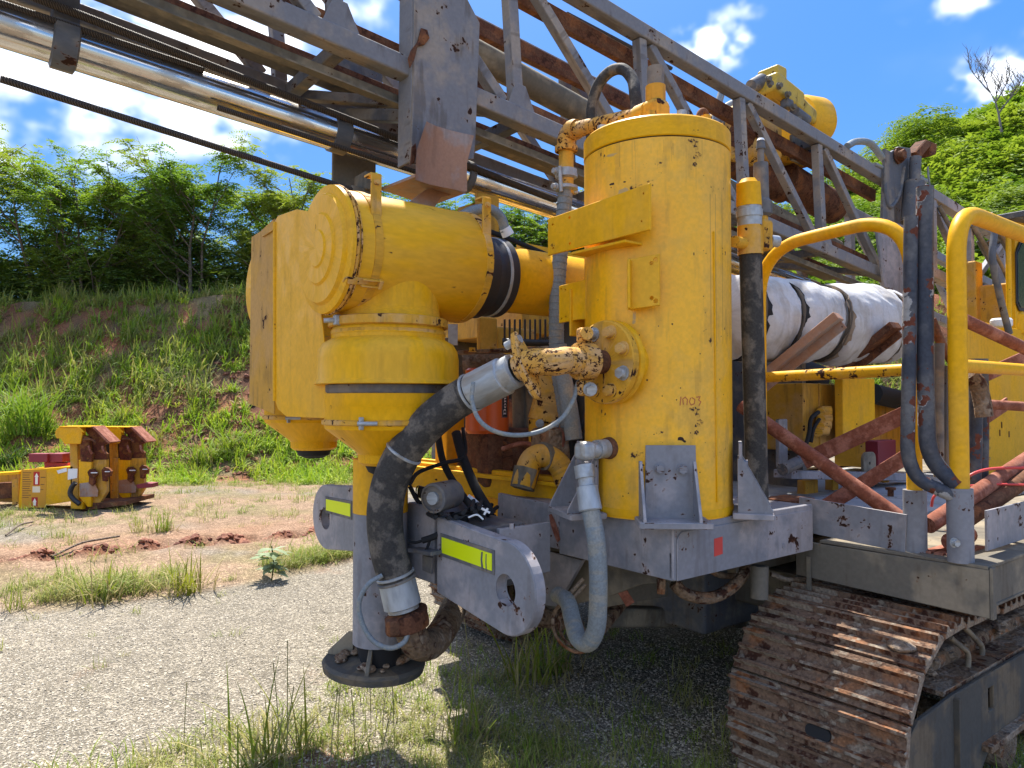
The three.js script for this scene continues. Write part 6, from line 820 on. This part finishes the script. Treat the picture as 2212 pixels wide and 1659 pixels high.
{
  // crawler tracks
  const crawler = (name, b0, b1, aW, detail) => {
    const t = grp(name, rig), R = 0.425, yc = detail ? 0.36 : 0.44, w = b0 - b1, bc = (b0 + b1) / 2, len = detail ? 4.2 : 3.2, pitch = 0.19, path = (s) => {  // arc length from the bottom of the front wheel
      const arc = Math.PI * R; if (s < 0) return [aW - s, yc - R, -1, 0, 0, -1];
      if (s < arc) { const q = s / R; return [aW - Math.sin(q) * R, yc - Math.cos(q) * R, -Math.cos(q), Math.sin(q), -Math.sin(q), -Math.cos(q)]; }
      const k = s - arc; return [aW + k, yc + R - 0.02 * Math.sin(Math.min(1, k / 2.4) * Math.PI), 1, 0, 0, 1];
    };
    const rr = rng(detail ? 3 : 4); let i = 0;
    for (let s = -0.4; s < Math.PI * R + len; s += pitch, i++) {
      const [a, y, ta, ty, na, ny] = path(s), o = L(a, bc, y), T = V3(ta, ty, 0), N = V3(na, ny, 0), j = (rr() - 0.5) * 0.012;
      const slot = (i % 2 === 0), sec = (n0, h) => h;
      // shoe: a curved plate with three grouser bars running across it
      const pr = [[-0.094, -0.012], [0.09, -0.012], [0.094, 0.0], [0.09, 0.012], [0.076, 0.012], [0.072, 0.036], [0.06, 0.036], [0.052, 0.013], [0.012, 0.01], [0.006, 0.03], [-0.006, 0.03], [-0.012, 0.01], [-0.05, 0.013], [-0.056, 0.032], [-0.068, 0.032], [-0.074, 0.012], [-0.094, 0.012]];
      const S = V3().crossVectors(T, N), g = prism(pr, w, o.clone().addScaledVector(S, -w / 2 + j), T, N, [], 0.003);
      const shoe = mesh('track_shoe', M.shoe, t, g); if (detail && s < 1.3 && s > 0.1 && i % 3 === 0) { mesh('mud_slot', M.blackMatte, t, prism(rounded(-0.022, -0.05, 0.022, 0.05, 0.02, 5), 0.012, o.clone().addScaledVector(N, 0.0105).addScaledVector(T, -0.032).addScaledVector(S, 0.04), T, S.clone().negate(), [], 0)); }
      if (detail && rr() < 0.4) mesh('mud_clot', M.mud, t, (() => { const k = new THREE.IcosahedronGeometry(0.03 + 0.03 * rr(), 1); k.scale(1, 0.35, 1.6); k.rotateY(rr() * 6); const p = o.clone().addScaledVector(N, 0.012).addScaledVector(S, (rr() - 0.5) * w * 0.8); k.translate(p.x, p.y, p.z); return boxUV(k); })());
    }
    mesh('chain_link', M.mud, t, [...Array(26)].map((_, k) => { const [a, y, , , na, ny] = path(-0.3 + k * pitch), o = L(a, bc, y), q = o.clone().add(V3(-na * 0.05, -ny * 0.05, 0)); return cyl(q.clone().add(V3(0, 0, -0.12)), q.clone().add(V3(0, 0, 0.12)), 0.035, 0.035, 10); }));
    mesh('idler', M.mud, t, lathe([[0.1, 0], [0.33, 0], [0.345, 0.02], [0.345, 0.12], [0.33, 0.14], [0.1, 0.14]], L(aW, bc + 0.07, yc), V3(0, 0, 1), 40));
    if (detail) {
      const fy = 0.5, fb0 = -0.5, f0 = aW - 0.05, face = [[aW - 0.3, 0.0], [aW - 0.37, 0.16], [aW - 0.375, 0.3], [aW - 0.34, 0.41], [aW - 0.22, 0.48], [aW + 0.1, fy], [5.5, fy], [5.5, 0.2], [aW + 0.45, 0.2], [aW + 0.2, 0.02]].reverse();
      mesh('frame_side', M.frameDirt, t, prism(face, 0.02, L(0, fb0, 0), ea, ey, [[[1.4, 0.345], [1.46, 0.345], [1.46, 0.44], [1.4, 0.44]]], 0.004)); mesh('slot_back', M.blackMatte, t, box(0.1, 0.12, 0.005, L(1.43, fb0 + 0.012, 0.392), 0)); mesh('frame_top', M.mud, t, prism([[f0 + 0.1, fb0 + 0.005], [5.5, fb0 + 0.005], [5.5, 0.05], [f0 + 0.1, 0.05]].map(([a, b]) => [a, b]), 0.02, L(0, 0, fy - 0.01), ea, eb, [], 0.002), box(4, 0.08, 0.36, L(f0 + 2.3, -0.2, fy + 0.03), 0.03)); mesh('frame_rib', M.frameDirt, t, box(0.02, 0.3, 0.025, L(1.06, fb0 - 0.03, 0.34), 0.004)); mesh('frame_ledge', M.mud, t, box(4.4, 0.03, 0.06, L(f0 + 2.6, fb0 - 0.03, 0.22), 0.006)); mesh('step_bar', M.greyDusty, t, bentTube([[2052, 1376], [2065, 1388], [2093, 1409], [2090, 1455]].map(([x, y]) => rp(x, y, 'b', -0.44)), 0.012, 0.04, 8), bentTube([[2070, 1345], [2086, 1357], [2124, 1398], [2118, 1440]].map(([x, y]) => rp(x, y, 'b', -0.42)), 0.012, 0.04, 8)); mesh('roller', M.mud, t, [0.7, 1.15, 1.6, 2.05].map((d) => cyl(L(f0 + d, fb0 - 0.02, 0.14), L(f0 + d, -0.1, 0.14), 0.1, 0.1, 24)));
      const r2 = rng(12), dirt = []; for (let k = 0; k < 120; k++) { const q = new THREE.IcosahedronGeometry(0.012 + 0.03 * r2() ** 2, 0); q.scale(1.3, 0.6, 1); q.rotateY(r2() * 6); const p = L(f0 + 0.15 + 2.2 * r2(), -0.42 + 0.3 * r2(), fy + 0.02 + 0.05 * r2()); q.translate(p.x, p.y, p.z); dirt.push(boxUV(q)); } tag(mesh('loose_dirt', M.mud, t, dirt), null, null, null, 'stuff');
    }
    return t;
  };
  crawler('near_crawler', 0.15, -0.57, 0.97, true); crawler('far_crawler', 2.85, 2.25, 1.15, false);
  const u = grp('undercarriage', rig); mesh('axle', M.greyDusty, u, box(0.5, 0.35, 2.4, L(2.2, 1.2, 0.55), 0.03), box(0.3, 0.2, 0.5, L(1.3, 0.45, 0.72), 0.02)); mesh('body', M.greyDark, u, box(3.4, 0.34, 1.1, L(2.6, 1.1, 0.66), 0.02)); const Z = (x, y, z) => rp(x, y, 'z', z);
  mesh('hydraulic_hose', M.mud, u, tube([Z(1455, 1258, 3.0), Z(1480, 1282, 3.0), Z(1525, 1292, 3.05), Z(1565, 1280, 3.1), Z(1600, 1250, 3.15), Z(1612, 1225, 3.2)], 0.025, 40, 12), tube([Z(1530, 1230, 3.2), Z(1560, 1243, 3.2), Z(1605, 1243, 3.3)], 0.014, 16, 8), tube([Z(1665, 1240, 3.4), Z(1700, 1252, 3.4), Z(1745, 1252, 3.4)], 0.012, 16, 8), tube([Z(1215, 1290, 3.3), Z(1235, 1318, 3.25), Z(1250, 1345, 3.2), Z(1260, 1380, 3.0)], 0.02, 20, 10), tube([Z(1260, 1250, 3.1), Z(1225, 1290, 3.1), Z(1196, 1330, 3.1), Z(1205, 1380, 3.1), Z(1245, 1408, 3.1), Z(1285, 1398, 3.1)], 0.009, 40, 8), tube([Z(1265, 1262, 3.1), Z(1232, 1300, 3.1), Z(1208, 1340, 3.1), Z(1222, 1385, 3.1), Z(1265, 1402, 3.1)], 0.008, 40, 8)); mesh('pipe', M.mud, u, cyl(Z(1150, 1328, 3.4), Z(1215, 1338, 3.5), 0.05, 0.05, 18), cyl(Z(1292, 1362, 3.2), Z(1352, 1290, 3.6), 0.032, 0.032, 16), cyl(Z(1428, 1240, 2.85), Z(1428, 1282, 2.85), 0.018, 0.016, 14)); mesh('strut', M.redOxide, u, beam(Z(1332, 1258, 3.1), Z(1362, 1305, 3.1), 0.02, 0.04, ey, 0.003)); mesh('bracket', M.greyDusty, u, beam(Z(1290, 1292, 3.3), Z(1440, 1268, 3.6), 0.02, 0.09, ey, 0.004), beam(Z(1300, 1330, 3.6), Z(1600, 1335, 4.4), 0.1, 0.1, ey, 0.02));
}
// ───────────────────────── things apart from the rig ─────────────────────────
{
  // covered roll resting in the cradle
  const W = (x, y, z) => rig.localToWorld(rp(x, y, 'z', z)); rig.updateMatrixWorld(true);
  const p = W(1545, 682, 4.22), q = W(1942, 704, 4.95), d = q.clone().sub(p), len = d.length(), N = NZ;
  const t = thing('canvas_roll', [p.x, p.y, p.z], 0, 'long white canvas wrapped roll lying in the rusty cradle behind the handrail', 'covered roll');
  const seg = 120, rad = 72, prof = (s) => 0.25 * (s < 0.05 ? Math.sqrt(s / 0.05) : s > 0.86 ? Math.sqrt(Math.max(0, 1 - ((s - 0.86) / 0.14) ** 2)) : 1);
  const ties = [0.1, 0.285, 0.53, 0.86], pos = [], uv = [], idx = [], [bx, by, bz] = frameOf(d);
  for (let i = 0; i <= seg; i++) for (let j = 0; j <= rad; j++) {
    const s = i / seg, a = j / rad * 6.28319; let k = prof(s), dip = 0;
    for (const c of ties) dip += Math.exp(-(((s - c - 0.012 * Math.sin(a * 2)) / 0.02) ** 2)) * 0.15;
    k *= 1 - dip - 0.07 * Math.exp(-(((s - 0.49) / 0.06) ** 2)) + 0.06 * NZ.noise(s * 9, Math.cos(a) * 1.6, Math.sin(a) * 1.6) + 0.035 * NZ.noise(s * 26, Math.cos(a) * 3.5, Math.sin(a) * 3.5) + 0.04 * Math.abs(NZ.noise(s * 14 + a * 0.9, a * 2.2, 3));
    const v = V3(bx.x, bx.y, bx.z).multiplyScalar(Math.cos(a) * k).addScaledVector(bz, Math.sin(a) * k).addScaledVector(by, s * len); v.y *= v.y < 0 ? 1.08 : 0.98; pos.push(v.x, v.y, v.z); uv.push(s * len, a * 0.26);
    if (i < seg && j < rad) { const o = i * (rad + 1) + j; idx.push(o, o + 1, o + rad + 1, o + 1, o + rad + 2, o + rad + 1); }
  }
  const g = new THREE.BufferGeometry(); g.setAttribute('position', new THREE.Float32BufferAttribute(pos, 3)); g.setAttribute('uv', new THREE.Float32BufferAttribute(uv, 2)); g.setIndex(idx); g.computeVertexNormals(); mesh('cover', M.canvas, t, g);
  for (const c of ties) mesh('tie_strap', M.mudStrap, t, (() => { const pts = []; for (let i = 0; i <= 32; i++) { const a = i / 32 * 6.28319, s = c + 0.012 * Math.sin(a * 2), k = 0.25 * 0.9; const v = bx.clone().multiplyScalar(Math.cos(a) * k).addScaledVector(bz, Math.sin(a) * k).addScaledVector(by, s * len); v.y *= v.y < 0 ? 1.08 : 0.98; pts.push(v); } return tube(pts.slice(0, -1), 0.014, 70, 8, true); })());
  // openings in the cover along the ties, where the dark hose inside shows
  ties.forEach((c, n) => { const pos2 = [], q0 = rng(40 + n), M2 = 26, row = []; for (let i = 0; i <= M2; i++) { const a = -1.5 + 3.0 * i / M2, w = (n < 2 ? 0.024 : 0.017) * Math.pow(Math.max(0, Math.sin(Math.PI * i / M2)), 0.6) * (0.55 + 0.9 * q0()); row.push([-1, 0, 1].map((e) => { const s = c + 0.012 * Math.sin(0) + e * w + 0.006 * Math.sin(i * 0.9), k = 0.25 * (e ? 0.965 : 0.9), A = a + 2.75, v = bx.clone().multiplyScalar(Math.cos(A) * k).addScaledVector(bz, Math.sin(A) * k).addScaledVector(by, s * len); v.y *= v.y < 0 ? 1.08 : 0.98; return v; })); }
    for (let i = 0; i < M2; i++) for (let e = 0; e < 2; e++) { const A = row[i][e], B = row[i][e + 1], C = row[i + 1][e], D = row[i + 1][e + 1]; for (const p of [A, B, C, B, D, C]) pos2.push(p.x, p.y, p.z); }
    mesh('torn_opening', n < 2 ? M.blackMatte : M.mud, t, bare(pos2)); });
}
{
  // tilt-frame attachment standing in the dirt at the left
  const z0 = 11.25, X = (vx, d = 0) => (vx - CX) / FOCAL * (z0 - d), Y = (vy, d = 0) => EYE + (CY + 38.5 - vy) / FOCAL * (z0 - d), gx = X(200);
  const t = thing('drifter_attachment', [gx, landY(gx, -z0), -z0], 0, 'yellow and rust hydraulic attachment with twin upright plates, standing in the dirt', 'machine attachment');
  const P = (x, y, d = 0) => [X(x, d) - gx, Y(y, d)], R = (pts, dz, d, m, name, par = t, holes = []) => mesh(name, m, par, prism(pts.map(([x, y]) => P(x, y, dz + d)).reverse(), d, V3(0, 0, dz), V3(1, 0, 0), V3(0, 1, 0), holes, 0.004));
  const B0 = t.position.y; t.children; t.position.y = 0;
  const beamG = grp('beam', t); R([[43, 1100], [48, 1015], [160, 1007], [157, 1082]], -0.15, 0.5, M.yellow, 'beam_body', beamG); R([[-60, 1080], [-60, 1022], [44, 1022], [42, 1085]], -0.3, 0.1, M.ochre, 'beam_tail', beamG); R([[-40, 1024], [44, 1018], [44, 1024], [-40, 1030]], 0.0, 0.3, M.yellow, 'tail_bar', beamG); R([[-40, 1046], [30, 1042], [30, 1075], [-40, 1080]], -0.1, 0.2, M.rust, 'tail_block', beamG); R([[28, 1035], [44, 1032], [44, 1088], [30, 1090]], 0.0, 0.25, M.ochre, 'tail_post', beamG);
  { const c = document.createElement('canvas'); c.width = 256; c.height = 320; const k = c.getContext('2d'), r = rng(2); k.fillStyle = '#c98d18'; k.fillRect(0, 0, 256, 320); k.fillStyle = '#b01c14'; k.fillRect(120, 16, 66, 116); k.fillRect(104, 232, 66, 80); k.fillStyle = '#efe4d2'; for (const [x, y, h] of [[153, 26, 96], [137, 240, 62]]) { k.beginPath(); k.moveTo(x, y); k.lineTo(x + 22, y + 34); k.lineTo(x + 14, y + 34); k.lineTo(x + 14, y + h); k.lineTo(x - 14, y + h); k.lineTo(x - 14, y + 34); k.lineTo(x - 22, y + 34); k.fill(); } k.fillStyle = '#e3d3b4'; k.fillRect(112, 140, 80, 52); k.fillStyle = '#6b4a16'; for (let i = 0; i < 12; i++) k.fillRect(6, 22 + i * 19, 60 + 40 * r(), 6); k.fillRect(196, 60, 52, 8); k.fillRect(196, 120, 40, 7); k.fillRect(196, 165, 30, 6); const tx = new THREE.CanvasTexture(c); tx.colorSpace = THREE.SRGBColorSpace; const g = new THREE.PlaneGeometry(0.36, 0.56); const [cx, cy] = P(77, 1055, 0.35); g.translate(cx, cy, 0.353); mesh('instruction_decal', new THREE.MeshStandardMaterial({ map: tx, roughness: 0.6 }), beamG, g); }
  R([[149, 1012], [170, 1012], [169, 1032], [149, 1036]], 0.352, 0.004, M.white, 'label_plate', beamG); R([[125, 1016], [146, 1010], [147, 1018], [128, 1023]], 0.352, 0.004, M.white, 'label_plate', beamG);
  const rb = grp('red_box', t); R([[64, 980], [104, 980], [104, 998], [64, 998]], 0.0, 0.2, M.maroon, 'box', rb); R([[104, 980], [137, 980], [137, 998], [104, 998]], -0.15, 0.3, M.maroon, 'lid', rb); R([[98, 998], [150, 1000], [150, 1016], [98, 1014]], -0.1, 0.15, M.red, 'foot', rb);
  const Q = (pts) => pts.map(([x, y]) => [x * 0.15625, 893 + y * 0.15625]);      // outlines measured on a closer view of the attachment
  const unit = (sx, sy, k, dz) => {
    const g = grp('upright', t), S = (pts) => Q(pts.map(([x, y]) => [sx + (x - 1110) * k, sy + (y - 190) * k]));
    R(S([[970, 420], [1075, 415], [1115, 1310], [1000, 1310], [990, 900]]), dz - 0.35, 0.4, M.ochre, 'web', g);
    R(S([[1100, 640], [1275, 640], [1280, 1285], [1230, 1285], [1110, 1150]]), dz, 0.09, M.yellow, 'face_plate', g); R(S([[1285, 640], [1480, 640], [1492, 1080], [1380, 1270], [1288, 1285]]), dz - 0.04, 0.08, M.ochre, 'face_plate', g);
    R(S([[770, 255], [790, 215], [830, 190], [1140, 190], [1145, 300], [1120, 420], [900, 420], [845, 345], [795, 345], [772, 310]]), dz + 0.02, 0.1, M.yellow, 'head_plate', g);
    R(S([[1150, 300], [1240, 330], [1255, 520], [1290, 560], [1270, 670], [1125, 662], [1110, 420]]), dz + 0.03, 0.07, M.wear, 'wear_plate', g); R(S([[1140, 192], [1290, 192], [1520, 400], [1440, 440], [1450, 530], [1485, 560], [1478, 655], [1300, 685], [1290, 560], [1250, 420], [1235, 300]]), dz - 0.05, 0.07, M.wear, 'wear_plate', g);
    R(S([[1260, 178], [1300, 178], [1530, 395], [1500, 415]]), dz - 0.15, 0.3, M.redOxide, 'slant_edge', g); R(S([[820, 178], [1290, 178], [1290, 192], [820, 192]]), dz - 0.2, 0.34, M.yellow, 'top_edge', g); R(S([[1075, 190], [1100, 190], [1180, 262], [1150, 262]]), dz + 0.12, 0.03, M.yellow, 'rib', g);
    R(S([[1220, 810], [1250, 770], [1300, 765], [1345, 800], [1355, 850], [1320, 890], [1330, 960], [1290, 1000], [1240, 960], [1245, 880]]), dz + 0.08, 0.05, M.wear, 'pad', g); R(S([[1415, 780], [1450, 740], [1510, 760], [1545, 800], [1530, 870], [1490, 880], [1480, 940], [1430, 930]]), dz + 0.03, 0.07, M.wear, 'pad', g);
    R(S([[1115, 965], [1310, 940], [1375, 1060], [1370, 1145], [1120, 1150]]), dz + 0.091, 0.006, M.footPlate, 'faded_panel', g);
    const V = (x, y, z) => { const [[u, v]] = S([[x, y]]), p = P(u, v, z); return V3(p[0], p[1], z); };
    mesh('hook', M.rust, g, tube([V(1170, 362, dz + 0.13), V(1260, 358, dz + 0.14), V(1315, 385, dz + 0.14), V(1330, 410, dz + 0.13)], 0.018, 16, 8)); mesh('hook', M.redOxide, g, tube([V(1240, 450, dz + 0.11), V(1255, 510, dz + 0.13), V(1285, 555, dz + 0.11)], 0.018, 14, 8)); mesh('hook', M.redOxide, g, tube([V(1430, 450, dz + 0.11), V(1440, 510, dz + 0.13), V(1470, 550, dz + 0.11)], 0.018, 14, 8));
    mesh('white_pin', M.white, g, box(0.09, 0.014, 0.03, V(1318, 818, dz + 0.14), 0.005)); mesh('white_pin', M.white, g, box(0.07, 0.012, 0.03, V(1500, 802, dz + 0.11), 0.005));  // pins coloured matte white, the glint put into the colour
    return g;
  };
  unit(1110, 190, 1, 0.3); unit(1650, 195, 0.94, -0.25); R(Q([[1890, 985], [2000, 960], [2120, 965], [2120, 1020], [1920, 1035]]), -0.2, 0.2, M.maroon, 'toe_bar');
  R(Q([[1440, 420], [1660, 420], [1670, 1260], [1430, 1260]]), -0.5, 0.25, M.blackMatte, 'ram_housing'); R(Q([[1560, 620], [1640, 620], [1650, 1250], [1560, 1250]]), -0.22, 0.08, M.ochre, 'ram_rod'); R(Q([[1000, 1250], [1770, 1205], [1770, 1260], [1180, 1340], [1000, 1310]]), -0.5, 0.85, M.rust, 'skid'); R(Q([[1000, 1210], [1160, 1220], [1160, 1320], [1000, 1310]]), 0.34, 0.1, M.yellow, 'foot');
  mesh('hose', M.black, t, tube([[166, 1042], [158, 1052], [155, 1066], [163, 1078], [176, 1088]].map(([x, y]) => V3(P(x, y, 0.46)[0], P(x, y, 0.46)[1], 0.46)), 0.035, 24, 12));
}
renderer.render(scene, camera);
